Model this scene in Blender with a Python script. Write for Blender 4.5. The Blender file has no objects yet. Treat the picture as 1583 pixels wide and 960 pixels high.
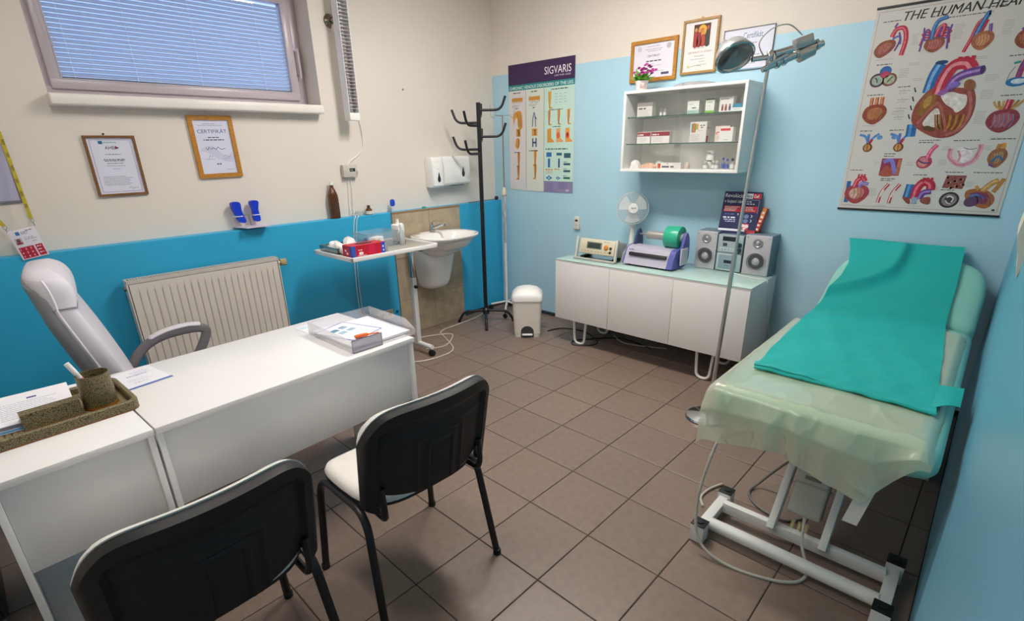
import bpy, bmesh, math, random
from mathutils import Vector, Matrix, noise
random.seed(11)
rad = math.radians
scene = bpy.context.scene
COL = scene.collection

# ------------------------------------------------------------------ camera
cam_d = bpy.data.cameras.new('camera'); cam = bpy.data.objects.new('camera', cam_d); COL.objects.link(cam)
CR, CU, CF = Vector((0.733326, 0.679621, -0.018634)), Vector((-0.227482, 0.271102, 0.935284)), Vector((-0.64069, 0.681629, -0.353408))
mw = Matrix.Identity(4)
for i in range(3):
    mw[i][0], mw[i][1], mw[i][2] = CR[i], CU[i], -CF[i]
mw.translation = Vector((3.693395, -3.811809, 1.557069))
cam.matrix_world = mw
cam_d.sensor_width = 36.0
cam_d.lens = 36.0 * 792.49 / 1583
cam_d.shift_x = (791.5 - 791.77) / 1583
cam_d.shift_y = (528.96 - 480.0) / 1583
cam_d.clip_start = 0.02
scene.camera = cam

# ------------------------------------------------------------------ world (blue dusk sky) and exposure
wd = bpy.data.worlds.new('dusk_sky'); scene.world = wd; wd.use_nodes = True
bg = wd.node_tree.nodes['Background']
bg.inputs[0].default_value = (0.34, 0.49, 0.84, 1); bg.inputs[1].default_value = 1.2
vs = scene.view_settings
vs.view_transform = 'Standard'; vs.look = 'None'; vs.exposure = 0.8; vs.gamma = 1.0
vs.use_curve_mapping = False
LAMP_POWER = 29.0            # emission strength of the ceiling lamps' diffusers

# ------------------------------------------------------------------ materials
def lin(c): return c / 12.92 if c <= 0.04045 else ((c + 0.055) / 1.055) ** 2.4
def hexc(h):
    h = h.lstrip('#'); return tuple(lin(int(h[i:i+2], 16) / 255) for i in (0, 2, 4)) + (1,)
MATS = {}
def M(h, rough=.5, metal=0.0, nv=0.0, ns=6.0, bump=0.0, bs=80.0, trans=0.0, alpha=1.0, coat=0.0, emit=0.0, rnd=0.0, spec=.5):
    """procedural material: principled colour with optional noise tint, per-object tint, noise bump"""
    key = (h, rough, metal, nv, ns, bump, bs, trans, alpha, coat, emit, rnd, spec)
    if key in MATS: return MATS[key]
    m = bpy.data.materials.new('surface_' + h.lstrip('#') + '_%d' % len(MATS)); MATS[key] = m
    m.use_nodes = True; nt = m.node_tree; b = nt.nodes['Principled BSDF']
    c = hexc(h); b.inputs['Base Color'].default_value = c
    b.inputs['Roughness'].default_value = rough; b.inputs['Metallic'].default_value = metal
    b.inputs['Specular IOR Level'].default_value = spec
    if trans: b.inputs['Transmission Weight'].default_value = trans
    if alpha < 1: b.inputs['Alpha'].default_value = alpha
    if coat: b.inputs['Coat Weight'].default_value = coat; b.inputs['Coat Roughness'].default_value = .1
    if emit:
        b.inputs['Emission Color'].default_value = c; b.inputs['Emission Strength'].default_value = emit
    if nv or bump or rnd:
        tc = nt.nodes.new('ShaderNodeTexCoord')
        n = nt.nodes.new('ShaderNodeTexNoise'); n.inputs['Scale'].default_value = ns; n.inputs['Detail'].default_value = 5
        nt.links.new(tc.outputs['Object'], n.inputs['Vector'])
        if nv or rnd:
            hs = nt.nodes.new('ShaderNodeHueSaturation'); hs.inputs['Color'].default_value = c
            mr = nt.nodes.new('ShaderNodeMapRange')
            mr.inputs['From Min'].default_value = .3; mr.inputs['From Max'].default_value = .7
            mr.inputs['To Min'].default_value = 1 - nv; mr.inputs['To Max'].default_value = 1 + nv
            nt.links.new(n.outputs['Fac'], mr.inputs['Value'])
            if rnd:
                oi = nt.nodes.new('ShaderNodeObjectInfo'); m2 = nt.nodes.new('ShaderNodeMapRange')
                m2.inputs['To Min'].default_value = 1 - rnd; m2.inputs['To Max'].default_value = 1 + rnd
                nt.links.new(oi.outputs['Random'], m2.inputs['Value'])
                mu = nt.nodes.new('ShaderNodeMath'); mu.operation = 'MULTIPLY'
                nt.links.new(mr.outputs[0], mu.inputs[0]); nt.links.new(m2.outputs[0], mu.inputs[1])
                nt.links.new(mu.outputs[0], hs.inputs['Value'])
            else: nt.links.new(mr.outputs[0], hs.inputs['Value'])
            nt.links.new(hs.outputs[0], b.inputs['Base Color'])
        if bump:
            n2 = nt.nodes.new('ShaderNodeTexNoise'); n2.inputs['Scale'].default_value = bs; n2.inputs['Detail'].default_value = 4
            nt.links.new(tc.outputs['Object'], n2.inputs['Vector'])
            bp = nt.nodes.new('ShaderNodeBump'); bp.inputs['Strength'].default_value = bump; bp.inputs['Distance'].default_value = .003
            nt.links.new(n2.outputs['Fac'], bp.inputs['Height']); nt.links.new(bp.outputs[0], b.inputs['Normal'])
    return m

def film(name, h, clear, rough=.12, gloss=.10):
    """thin clear or milky plastic / glass: part see-through, part diffuse, a fresnel gloss on top"""
    if name in MATS: return MATS[name]
    m = bpy.data.materials.new(name); MATS[name] = m; m.use_nodes = True; nt = m.node_tree
    nt.nodes.remove(nt.nodes['Principled BSDF']); out = nt.nodes['Material Output']
    tr = nt.nodes.new('ShaderNodeBsdfTransparent'); df = nt.nodes.new('ShaderNodeBsdfDiffuse'); tl = nt.nodes.new('ShaderNodeBsdfTranslucent')
    df.inputs[0].default_value = hexc(h); tl.inputs[0].default_value = hexc(h)
    a0 = nt.nodes.new('ShaderNodeMixShader'); a0.inputs[0].default_value = .4
    nt.links.new(df.outputs[0], a0.inputs[1]); nt.links.new(tl.outputs[0], a0.inputs[2])
    a = nt.nodes.new('ShaderNodeMixShader'); a.inputs[0].default_value = 1 - clear
    nt.links.new(tr.outputs[0], a.inputs[1]); nt.links.new(a0.outputs[0], a.inputs[2])
    gl = nt.nodes.new('ShaderNodeBsdfGlossy'); gl.inputs['Roughness'].default_value = rough
    lw = nt.nodes.new('ShaderNodeLayerWeight'); lw.inputs[0].default_value = .25
    mp = nt.nodes.new('ShaderNodeMapRange'); mp.inputs['To Min'].default_value = gloss * .4; mp.inputs['To Max'].default_value = min(1, gloss * 5)
    nt.links.new(lw.outputs['Fresnel'], mp.inputs['Value'])
    b = nt.nodes.new('ShaderNodeMixShader'); nt.links.new(mp.outputs[0], b.inputs[0])
    nt.links.new(a.outputs[0], b.inputs[1]); nt.links.new(gl.outputs[0], b.inputs[2]); nt.links.new(b.outputs[0], out.inputs[0])
    return m

def woven(name, ha, hb, scale=55):
    """two-tone reptile-grain covering"""
    if name in MATS: return MATS[name]
    m = bpy.data.materials.new(name); MATS[name] = m; m.use_nodes = True; nt = m.node_tree; b = nt.nodes['Principled BSDF']
    tc = nt.nodes.new('ShaderNodeTexCoord'); v = nt.nodes.new('ShaderNodeTexVoronoi'); v.feature = 'DISTANCE_TO_EDGE'
    v.inputs['Scale'].default_value = scale; nt.links.new(tc.outputs['Object'], v.inputs['Vector'])
    r_ = nt.nodes.new('ShaderNodeValToRGB'); r_.color_ramp.elements[0].color = hexc(ha); r_.color_ramp.elements[1].color = hexc(hb)
    r_.color_ramp.elements[0].position = .02; r_.color_ramp.elements[1].position = .16
    nt.links.new(v.outputs['Distance'], r_.inputs[0]); nt.links.new(r_.outputs[0], b.inputs['Base Color'])
    bp = nt.nodes.new('ShaderNodeBump'); bp.inputs['Strength'].default_value = .5; bp.inputs['Distance'].default_value = .002
    nt.links.new(v.outputs['Distance'], bp.inputs['Height']); nt.links.new(bp.outputs[0], b.inputs['Normal'])
    b.inputs['Roughness'].default_value = .45
    return m

def wood(name, ha, hb):
    if name in MATS: return MATS[name]
    m = bpy.data.materials.new(name); MATS[name] = m; m.use_nodes = True; nt = m.node_tree; b = nt.nodes['Principled BSDF']
    tc = nt.nodes.new('ShaderNodeTexCoord'); mp = nt.nodes.new('ShaderNodeMapping'); mp.inputs['Scale'].default_value = (9, 40, 40)
    n = nt.nodes.new('ShaderNodeTexNoise'); n.inputs['Scale'].default_value = 3; n.inputs['Detail'].default_value = 6
    nt.links.new(tc.outputs['Object'], mp.inputs[0]); nt.links.new(mp.outputs[0], n.inputs['Vector'])
    r_ = nt.nodes.new('ShaderNodeValToRGB'); r_.color_ramp.elements[0].color = hexc(ha); r_.color_ramp.elements[1].color = hexc(hb)
    r_.color_ramp.elements[0].position = .35; r_.color_ramp.elements[1].position = .65
    nt.links.new(n.outputs['Fac'], r_.inputs[0]); nt.links.new(r_.outputs[0], b.inputs['Base Color']); b.inputs['Roughness'].default_value = .4
    return m

# ------------------------------------------------------------------ mesh helpers
def catmull(pts, n=6, closed=False):
    P = [Vector(p) for p in pts]; out = []; L = len(P)
    for i in range(L if closed else L - 1):
        if closed: a, b, c, d = P[i-1], P[i], P[(i+1) % L], P[(i+2) % L]
        else: a, b, c, d = P[max(i-1, 0)], P[i], P[i+1], P[min(i+2, L-1)]
        for k in range(n):
            t = k / n
            out.append(.5 * ((2*b) + (c-a)*t + (2*a-5*b+4*c-d)*t*t + (3*b-a-3*c+d)*t**3))
    if not closed: out.append(P[-1])
    return out
def fillet(pts, r, n=5):
    P = [Vector(p) for p in pts]; out = [P[0]]
    for i in range(1, len(P)-1):
        a, b, c = P[i-1], P[i], P[i+1]; d1 = (a-b); d2 = (c-b); rr = min(r, d1.length*.48, d2.length*.48)
        p, q = b + d1.normalized()*rr, b + d2.normalized()*rr
        for k in range(n+1):
            t = k/n; out.append(p*(1-t)**2 + b*2*t*(1-t) + q*t*t)
    out.append(P[-1]); return out

class MB:
    def __init__(s): s.v, s.f, s.m, s.mat, s.X = [], [], [], 0, None
    def add(s, vs, fs):
        o = len(s.v)
        for p in vs:
            p = Vector(p); s.v.append(tuple(s.X @ p if s.X else p))
        for f in fs: s.f.append([i+o for i in f]); s.m.append(s.mat)
        return s
    def bm(s, b):
        b.verts.index_update(); s.add([v.co for v in b.verts], [[v.index for v in f.verts] for f in b.faces]); b.free(); return s
    def box(s, x0, x1, y0, y1, z0, z1, bev=0, seg=2):
        b = bmesh.new(); bmesh.ops.create_cube(b, size=1)
        for v in b.verts: v.co = ((x0+x1)/2 + v.co.x*(x1-x0), (y0+y1)/2 + v.co.y*(y1-y0), (z0+z1)/2 + v.co.z*(z1-z0))
        if bev: bmesh.ops.bevel(b, geom=list(b.edges), offset=min(bev, .49*min(abs(x1-x0), abs(y1-y0), abs(z1-z0))), segments=seg, affect='EDGES', profile=.5, clamp_overlap=True)
        return s.bm(b)
    def cyl(s, p0, p1, r0, r1=None, n=16, cap=True):
        return s.tube([p0, p1], [r0, r0 if r1 is None else r1], n, cap)
    def tube(s, path, r, n=8, cap=True, closed=False, flat=1.0):
        P = [Vector(p) for p in path]; L = len(P); rs = r if isinstance(r, (list, tuple)) else [r]*L
        vs, fs = [], []; up = None
        for i in range(L):
            t = (P[(i+1) % L] - P[i-1]) if closed else (P[min(i+1, L-1)] - P[max(i-1, 0)])
            t.normalize()
            if up is None:
                up = Vector((0, 0, 1)) if abs(t.z) < .9 else Vector((0, 1, 0))
            a = t.cross(up)
            if a.length < 1e-6: a = t.cross(Vector((1, 0, 0)))
            a.normalize(); b = a.cross(t); up = b
            for k in range(n):
                th = 2*math.pi*k/n; vs.append(P[i] + a*(math.cos(th)*rs[i]) + b*(math.sin(th)*rs[i]*flat))
        for i in range(L if closed else L-1):
            for k in range(n):
                j = (i+1) % L
                fs.append([i*n+k, i*n+(k+1) % n, j*n+(k+1) % n, j*n+k])
        if cap and not closed: fs += [list(range(n))[::-1], [(L-1)*n+k for k in range(n)]]
        return s.add(vs, fs)
    def lathe(s, prof, n=24, o=(0, 0, 0), sx=1, sy=1):
        vs, fs = [], []
        for r_, z in prof:
            for k in range(n):
                th = 2*math.pi*k/n; vs.append((o[0]+r_*sx*math.cos(th), o[1]+r_*sy*math.sin(th), o[2]+z))
        for i in range(len(prof)-1):
            for k in range(n): fs.append([i*n+k, i*n+(k+1) % n, (i+1)*n+(k+1) % n, (i+1)*n+k])
        if prof[0][0] > 1e-5: fs.append(list(range(n))[::-1])
        if prof[-1][0] > 1e-5: fs.append([(len(prof)-1)*n+k for k in range(n)])
        return s.add(vs, fs)
    def prism(s, poly, axis, a, b):
        n = len(poly)
        def P(p, t): return {'x': (t, p[0], p[1]), 'y': (p[0], t, p[1]), 'z': (p[0], p[1], t)}[axis]
        vs = [P(p, a) for p in poly] + [P(p, b) for p in poly]
        fs = [list(range(n)), [n+i for i in range(n)][::-1]] + [[i, n+i, n+(i+1) % n, (i+1) % n] for i in range(n)]
        return s.add(vs, fs)
    def grid(s, fn, nu, nv, cu=False):
        vs = [fn(i/nu, j/nv) for j in range(nv+1) for i in range(nu+1)]
        return s.add(vs, [[j*(nu+1)+i, j*(nu+1)+i+1, (j+1)*(nu+1)+i+1, (j+1)*(nu+1)+i] for j in range(nv) for i in range(nu)])
    def slab(s, fa, fb, nu, nv):
        """closed shell between two grids"""
        W = nu+1; N = W*(nv+1)
        vs = [fa(i/nu, j/nv) for j in range(nv+1) for i in range(W)] + [fb(i/nu, j/nv) for j in range(nv+1) for i in range(W)]
        fs = []
        for j in range(nv):
            for i in range(nu):
                q = [j*W+i, j*W+i+1, (j+1)*W+i+1, (j+1)*W+i]; fs.append(q); fs.append([N+k for k in q[::-1]])
        rim = [i for i in range(W)] + [j*W+nu for j in range(1, nv+1)] + [nv*W+i for i in range(nu-1, -1, -1)] + [j*W for j in range(nv-1, 0, -1)]
        for a, b in zip(rim, rim[1:]+rim[:1]): fs.append([b, a, N+a, N+b])
        return s.add(vs, fs)
    def build(s, name, mats, parent=None, smooth=38, fix=True):
        me = bpy.data.meshes.new(name); me.from_pydata(s.v, [], s.f)
        if not isinstance(mats, (list, tuple)): mats = [mats]
        for m in mats: me.materials.append(m)
        if len(mats) > 1: me.polygons.foreach_set('material_index', s.m)
        if fix:
            b = bmesh.new(); b.from_mesh(me); bmesh.ops.recalc_face_normals(b, faces=b.faces); b.to_mesh(me); b.free()
        if smooth:
            me.polygons.foreach_set('use_smooth', [True]*len(me.polygons)); me.set_sharp_from_angle(angle=rad(smooth))
        me.update()
        o = bpy.data.objects.new(name, me); COL.objects.link(o)
        if parent: o.parent = parent
        return o

def tag(o, label=None, cat=None, group=None, kind=None):
    if label: o['label'] = label
    if cat: o['category'] = cat
    if group: o['group'] = group
    if kind: o['kind'] = kind
    return o
def thing(name, label, cat, loc=(0, 0, 0), rz=0, group=None, kind=None):
    o = bpy.data.objects.new(name, None); COL.objects.link(o); o.empty_display_size = .1
    o.location = loc; o.rotation_euler = (0, 0, rad(rz)); return tag(o, label, cat, group, kind)
def copy_tree(o, parent=None):
    c = o.copy(); COL.objects.link(c); c.parent = parent
    for ch in list(o.children): copy_tree(ch, c)
    return c

# ------------------------------------------------------------------ flat print (lettering, pictures) on boards that face local -y
_tc = {}
def text_mesh(txt, bold=0.0, shear=0.0):
    k = (txt, bold, shear)
    if k not in _tc:
        cu = bpy.data.curves.new('t', 'FONT'); cu.body = txt; cu.size = 1; cu.offset = bold; cu.shear = shear; cu.resolution_u = 3
        ob = bpy.data.objects.new('t', cu); me = ob.to_mesh()
        vs = [(v.co.x, v.co.y) for v in me.vertices]; fs = [list(p.vertices) for p in me.polygons]
        ob.to_mesh_clear(); bpy.data.objects.remove(ob); bpy.data.curves.remove(cu); _tc[k] = (vs, fs)
    return _tc[k]
class Sheet:
    """2-D print: x to the right, z up; each layer a fraction of a millimetre above the last"""
    def __init__(s, y0=0, eps=.00018, nv=0.0): s.nv = nv; s.mb, s.mats, s.y0, s.eps, s.k = MB(), [], y0, eps, 1
    def _m(s, h):
        m = h if not isinstance(h, str) else M(h, .55, nv=s.nv, ns=70)
        if m not in s.mats: s.mats.append(m)
        s.mb.mat = s.mats.index(m)
    def y(s): return s.y0 - s.k*s.eps
    def at(s, k): s.k = k; return s
    def poly(s, pts, h, sm=0):
        if sm: pts = [(p.x, p.y) for p in catmull([(a, b, 0) for a, b in pts], sm, True)]
        s._m(h); y = s.y(); s.mb.add([(a, y, b) for a, b in pts], [list(range(len(pts)))]); s.k += 1; return s
    def rect(s, x0, x1, z0, z1, h): return s.poly([(x0, z0), (x1, z0), (x1, z1), (x0, z1)], h)
    def ell(s, cx, cz, rx, rz, h, rot=0, n=20):
        c, q = math.cos(rot), math.sin(rot)
        return s.poly([(cx+rx*math.cos(t)*c-rz*math.sin(t)*q, cz+rx*math.cos(t)*q+rz*math.sin(t)*c) for t in [2*math.pi*i/n for i in range(n)]], h)
    def stroke(s, pts, w, h, sm=0, taper=None):
        P = [Vector((a, b, 0)) for a, b in pts]
        if sm: P = catmull(P, sm)
        s._m(h); y = s.y(); L = len(P); vs = []
        for i in range(L):
            t = (P[min(i+1, L-1)]-P[max(i-1, 0)]).normalized(); nrm = Vector((-t.y, t.x, 0))
            ww = w/2 if taper is None else (w*(1-i/(L-1)) + taper*i/(L-1))/2
            for g in (1, -1): q = P[i]+nrm*ww*g; vs.append((q.x, y, q.y))
        s.mb.add(vs, [[2*i, 2*i+1, 2*i+3, 2*i+2] for i in range(L-1)]); s.k += 1; return s
    def frame(s, x0, x1, z0, z1, w, h):
        s.stroke([(x0, z0), (x1, z0)], w, h); s.k -= 1; s.stroke([(x0, z1), (x1, z1)], w, h); s.k -= 1
        s.stroke([(x0, z0), (x0, z1)], w, h); s.k -= 1; s.stroke([(x1, z0), (x1, z1)], w, h); return s
    def text(s, txt, x, z, size, h, align='l', bold=0.0, shear=0.0, width=None, rot=0):
        vs, fs = text_mesh(txt, bold, shear)
        if not vs: return s
        x0 = min(v[0] for v in vs); x1 = max(v[0] for v in vs); sx = size
        if width: sx = width/(x1-x0)
        w = (x1-x0)*sx; ox = {'l': 0, 'c': -w/2, 'r': -w}[align]
        s._m(h); y = s.y(); c, q = math.cos(rot), math.sin(rot)
        out = []
        for a, b in vs:
            a, b = ox+(a-x0)*sx, b*size; out.append((x+a*c-b*q, y, z+a*q+b*c))
        s.mb.add(out, fs); s.k += 1; return s
    def fine(s, x0, x1, z, h, col, seed=0, align='l', fill=.92):
        """one line of print too small to read: short word-like dashes"""
        rnd = random.Random(seed*977+int(z*9973)+int(x0*7919)); s._m(col); y = s.y()
        tot = (x1-x0)*fill*(1 if align == 'j' else rnd.uniform(.75, 1)); x = x0 + ({'l': 0, 'j': 0, 'c': ((x1-x0)-tot)/2}[align]); e = x+tot
        while x < e:
            w = min(rnd.uniform(1.2, 5)*h, e-x); s.mb.add([(x, y, z-h/2), (x+w, y, z-h/2), (x+w, y, z+h/2), (x, y, z+h/2)], [[0, 1, 2, 3]]); x += w+h*.8
        return s
    def para(s, x0, x1, z, h, n, step, col, seed=0, align='l'):
        for i in range(n): s.fine(x0, x1, z-i*step, h, col, seed+i, align)
        s.k += 1; return s
    def build(s, name, parent):
        o = s.mb.build(name, s.mats, parent, smooth=0, fix=False)
        if name in ('print', 'captions', 'leg_illustrations', 'strap_print', 'badge_print'): o['kind'] = 'stuff'
        return o

# ================================================================== THE ROOM
XR, YF, ZC, XL = 3.785, -4.75, 2.95, -0.08
CREAM = M('#E4DBD1', .75, nv=.03, ns=1.5, bump=.12, bs=140)
CYAN = M('#30ABD8', .42, nv=.04, ns=1.6, bump=.10, bs=90)
PALE = M('#AFD6E8', .45, nv=.03, ns=1.2, bump=.08, bs=90)
RBLUE = M('#69ACC8', .38, nv=.05, ns=1.4, bump=.10, bs=60)

# floor: grout bed with one object per tile
mb = MB(); mb.box(-.4, XR+.1, YF-.1, .1, -.12, -.0035)
floor = tag(mb.build('floor', M('#40332C', .8), smooth=0), 'brown square ceramic tiles with dark joints on the floor', kind='structure')
TS, TA, TO = .33, -0.01053, (2.055283, -1.979975)
TILE = M('#867266', .34, nv=.09, ns=30, bump=.25, bs=260, rnd=.05)
def clip(poly, f):
    out = []
    for a, b in zip(poly, poly[1:]+poly[:1]):
        fa, fb = f(a), f(b)
        if fa >= 0: out.append(a)
        if fa*fb < 0: t = fa/(fa-fb); out.append((a[0]+(b[0]-a[0])*t, a[1]+(b[1]-a[1])*t))
    return out
def tile_mesh(poly, z0, z1, ch=.0025):
    n = len(poly); cx = sum(p[0] for p in poly)/n; cy = sum(p[1] for p in poly)/n
    def ins(p, d): v = Vector((cx-p[0], cy-p[1])); v.normalize(); return (p[0]+v.x*d*1.4, p[1]+v.y*d*1.4)
    mb = MB(); vs = [(p[0], p[1], z0) for p in poly] + [(p[0], p[1], z1-.0012) for p in poly] + [(*ins(p, ch), z1) for p in poly]
    fs = [list(range(n))[::-1], [2*n+i for i in range(n)]]
    for k in (0, n):
        for i in range(n): j = (i+1) % n; fs.append([k+i, k+j, k+n+j, k+n+i])
    return mb.add(vs, fs)
g = .0023
full = tile_mesh([(g, g), (TS-g, g), (TS-g, TS-g), (g, TS-g)], -.0035, 0)
full_o = None
ca, sa = math.cos(TA), math.sin(TA)
for i in range(-8, 9):
    for j in range(-10, 9):
        q = [(i*TS+a, j*TS+b) for a, b in ((g, g), (TS-g, g), (TS-g, TS-g), (g, TS-g))]
        w = [(TO[0]+a*ca-b*sa, TO[1]+a*sa+b*ca) for a, b in q]
        inside = all(0.005 < x < XR-.005 and YF+.005 < y < -.005 for x, y in w)
        if inside:
            if full_o is None: full_o = full.build('floor_tile', TILE, floor, smooth=0); o = full_o
            else: o = full_o.copy(); COL.objects.link(o)
            a, b = i*TS, j*TS
            o.location = (TO[0]+a*ca-b*sa, TO[1]+a*sa+b*ca, 0); o.rotation_euler = (0, 0, TA)
        else:
            p = w
            for f in (lambda t: t[0]-.004, lambda t: XR-.004-t[0], lambda t: t[1]-YF-.004, lambda t: -.004-t[1]):
                if p: p = clip(p, f)
            if len(p) >= 3:
                xs = [t[0] for t in p]; ys = [t[1] for t in p]
                if max(xs)-min(xs) > .012 and max(ys)-min(ys) > .012: tile_mesh(p, -.0035, 0).build('floor_tile', TILE, floor, smooth=0)

# left wall with the window opening; the blue lower part stands 80 mm proud and makes a ledge
WY0, WY1, WZ0, WZ1 = -3.285, -1.762, 1.822, 2.62
mb = MB()
mb.box(-.42, XL, YF, WY0, 1.0, ZC); mb.box(-.42, XL, WY1, .1, 1.0, ZC); mb.box(-.42, XL, WY0, WY1, 1.0, WZ0); mb.box(-.42, XL, WY0, WY1, WZ1, ZC)
wl = tag(mb.build('wall_left', CREAM, smooth=0), 'cream painted wall with the window above a bright blue lower part', kind='structure')
mb = MB(); mb.box(-.42, 0, YF, .1, -.12, 1.08, .004, 1); mb.build('wainscot', CYAN, wl, smooth=0)['label'] = 'bright blue painted lower wall with a narrow ledge on top'
# back wall
mb = MB(); mb.box(-.42, XR+.2, 0, .2, 2.19, ZC)
wb = tag(mb.build('wall_back', CREAM, smooth=0), 'pale blue wall with a cream band along the top', kind='structure')
mb = MB(); mb.box(-.42, XR+.2, -.0008, .2, -.12, 2.19); mb.build('painted_field', PALE, wb, smooth=0)['label'] = 'pale blue painted field'
# right wall
mb = MB(); mb.box(XR, XR+.2, YF, 0, 2.19, ZC)
wr = tag(mb.build('wall_right', CREAM, smooth=0), 'wall beside the couch, blue below and cream above', kind='structure')
mb = MB(); mb.box(XR-.0008, XR+.2, YF, 0, -.12, 2.19); mb.build('painted_field', RBLUE, wr, smooth=0)['label'] = 'glossy mid blue painted field'
mb = MB(); mb.box(-.42, XR+.2, YF-.2, YF, -.12, ZC)
tag(mb.build('wall_front', CREAM, smooth=0), 'plain cream wall facing the cabinets', kind='structure')
mb = MB(); mb.box(-.42, XR+.2, YF-.2, .2, ZC, ZC+.15)
tag(mb.build('ceiling', M('#F0ECE4', .85, nv=.02), smooth=0), 'plain white ceiling', kind='structure')
SK = M('#2C3840', .5)
mb = MB(); mb.box(0, XR, -.010, 0, 0, .032, .002, 1); tag(mb.build('baseboard_back', SK, smooth=0), 'thin dark grey skirting under the pale blue wall', kind='structure')
mb = MB(); mb.box(0, .010, YF, -1.335, 0, .032, .002, 1); mb.box(0, .010, -.555, 0, 0, .032, .002, 1)
tag(mb.build('baseboard_left', SK, smooth=0), 'thin dark grey skirting under the bright blue wall', kind='structure')

# window
win = tag(bpy.data.objects.new('window_1', None), 'wide window with lilac white frame and lowered blue grey blind', kind='structure')
COL.objects.link(win); win.location = (XL, (WY0+WY1)/2, WZ0); win.rotation_euler = (0, 0, rad(90))
# local: x along the wall, y into the wall (+), z up from the opening's foot
hw, hh = (WY1-WY0)/2, WZ1-WZ0
UPVC = M('#C4B8BE', .3, nv=.02)  # white frame toned down: its backlit shade is put into the colour
def ring(mb, x0, x1, z0, z1, w, y0, y1, bev=.006):
    mb.box(x0, x1, y0, y1, z0, z0+w, bev); mb.box(x0, x1, y0, y1, z1-w, z1, bev)
    mb.box(x0, x0+w, y0+.0005, y1-.0005, z0+w*.5, z1-w*.5, bev); mb.box(x1-w, x1, y0+.0005, y1-.0005, z0+w*.5, z1-w*.5, bev)
mb = MB(); ring(mb, -hw+.001, hw-.001, .05, hh-.001, .055, .185, .26); mb.build('frame', UPVC, win)
mb = MB(); ring(mb, -hw+.048, hw-.06, .088, hh-.05, .058, .165, .235, .01); sash = mb.build('sash', UPVC, win)
mb = MB(); ring(mb, -hw+.098, hw-.112, .136, hh-.1, .008, .163, .175, .002); mb.build('glazing_bead', M('#BDB4BE', .4), sash)
gx0, gx1, gz0, gz1 = -hw+.10, hw-.115, .14, hh-.10
mb = MB(); mb.box(gx0-.002, gx1+.002, .205, .211, gz0-.002, gz1+.002); mb.build('pane', film('window_glass', '#DDE8EC', .93, .02, .12), win, smooth=0)
# sill board
mb = MB(); mb.box(-hw-.012, hw-.022, -.083, .19, -.010, .048, .012, 3); mb.build('sill', M('#EFE8E2', .35, nv=.02), win)
# blind: one object per slat
def slat_mat():
    m = bpy.data.materials.new('blind_slat_aluminium'); m.use_nodes = True; nt = m.node_tree; nt.nodes.remove(nt.nodes['Principled BSDF'])
    d = nt.nodes.new('ShaderNodeBsdfDiffuse'); t = nt.nodes.new('ShaderNodeBsdfTranslucent'); d.inputs[0].default_value = hexc('#BECADC'); t.inputs[0].default_value = hexc('#B4C6E4')
    x = nt.nodes.new('ShaderNodeMixShader'); x.inputs[0].default_value = .33
    nt.links.new(d.outputs[0], x.inputs[1]); nt.links.new(t.outputs[0], x.inputs[2]); nt.links.new(x.outputs[0], nt.nodes['Material Output'].inputs[0]); return m
SL = slat_mat()
sl0 = None; pitch = .0235; ns = int((gz1-gz0-.02)/pitch)
mb = MB()
def sl(u, v):
    t = (v-.5)*.0265; bow = .0022*(1-(2*v-1)**2); a = rad(58)
    return (gx0+.006+(gx1-gx0-.012)*u, .187 + t*math.cos(a) - bow*math.sin(a), t*math.sin(a) + bow*math.cos(a))
mb.grid(sl, 1, 5)
for k in range(ns):
    if sl0 is None: sl0 = mb.build('blind_slat', SL, win, fix=False); o = sl0
    else: o = sl0.copy(); COL.objects.link(o)
    o.location = (0, 0, gz0+.026+k*pitch)
mb = MB(); mb.box(gx0+.004, gx1-.004, .177, .197, gz0+.004, gz0+.013, .003); mb.build('bottom_rail', M('#56636F', .35, .3), win)
for fx in (.05, .28, .55, .86):
    x = gx0+(gx1-gx0)*fx; mb = MB(); mb.cyl((x, .172, gz0+.008), (x, .172, gz1), .0012, n=5); mb.build('ladder_cord', M('#E8EEF4', .5), win)
mb = MB(); mb.tube(fillet([(gx0+.16, .168, gz1), (gx0+.165, .160, .35), (gx0+.16, .158, gz0+.05)], .05), .0011, 5); mb.build('pull_cord', M('#C8D2DE', .5), win)
mb = MB(); mb.box(hw-.058, hw-.034, .150, .185, .26, .40, .006); mb.cyl((hw-.046, .146, .235), (hw-.046, .146, .425), .009, n=10); mb.build('hinge', UPVC, win)
mb = MB(); mb.tube(catmull([(-hw+.075, .160, .75), (-hw+.07, .150, .55), (-hw+.085, .146, .34), (-hw+.11, .150, .30), (-hw+.115, .156, .36)], 6), .0014, 5); mb.build('bead_chain', M('#CFC8CE', .4), win)

# ceiling lamps (out of the frame: main one follows the shadows, second is added fill)
def ceiling_lamp(loc, rz, label, power):
    t = thing('ceiling_lamp', label, 'lamp', loc, rz)
    mb = MB(); mb.box(-.64, .64, -.16, .16, -.05, 0, .01); mb.build('housing', M('#E8E8E6', .4), t)
    mb = MB(); mb.box(-.62, .62, -.145, .145, -.062, -.0505, .004)
    mb.build('diffuser', M('#FFF8F1', .5, emit=power), t)
    return t
ceiling_lamp((1.75, -1.45, ZC), 0, 'long white ceiling lamp over the middle of the floor', LAMP_POWER)
ceiling_lamp((2.05, -3.45, ZC), 0, 'long white added fill lamp over the two visitor chairs', LAMP_POWER*.38)  # unseen weaker lamp, added to fill the near end of the room

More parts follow.
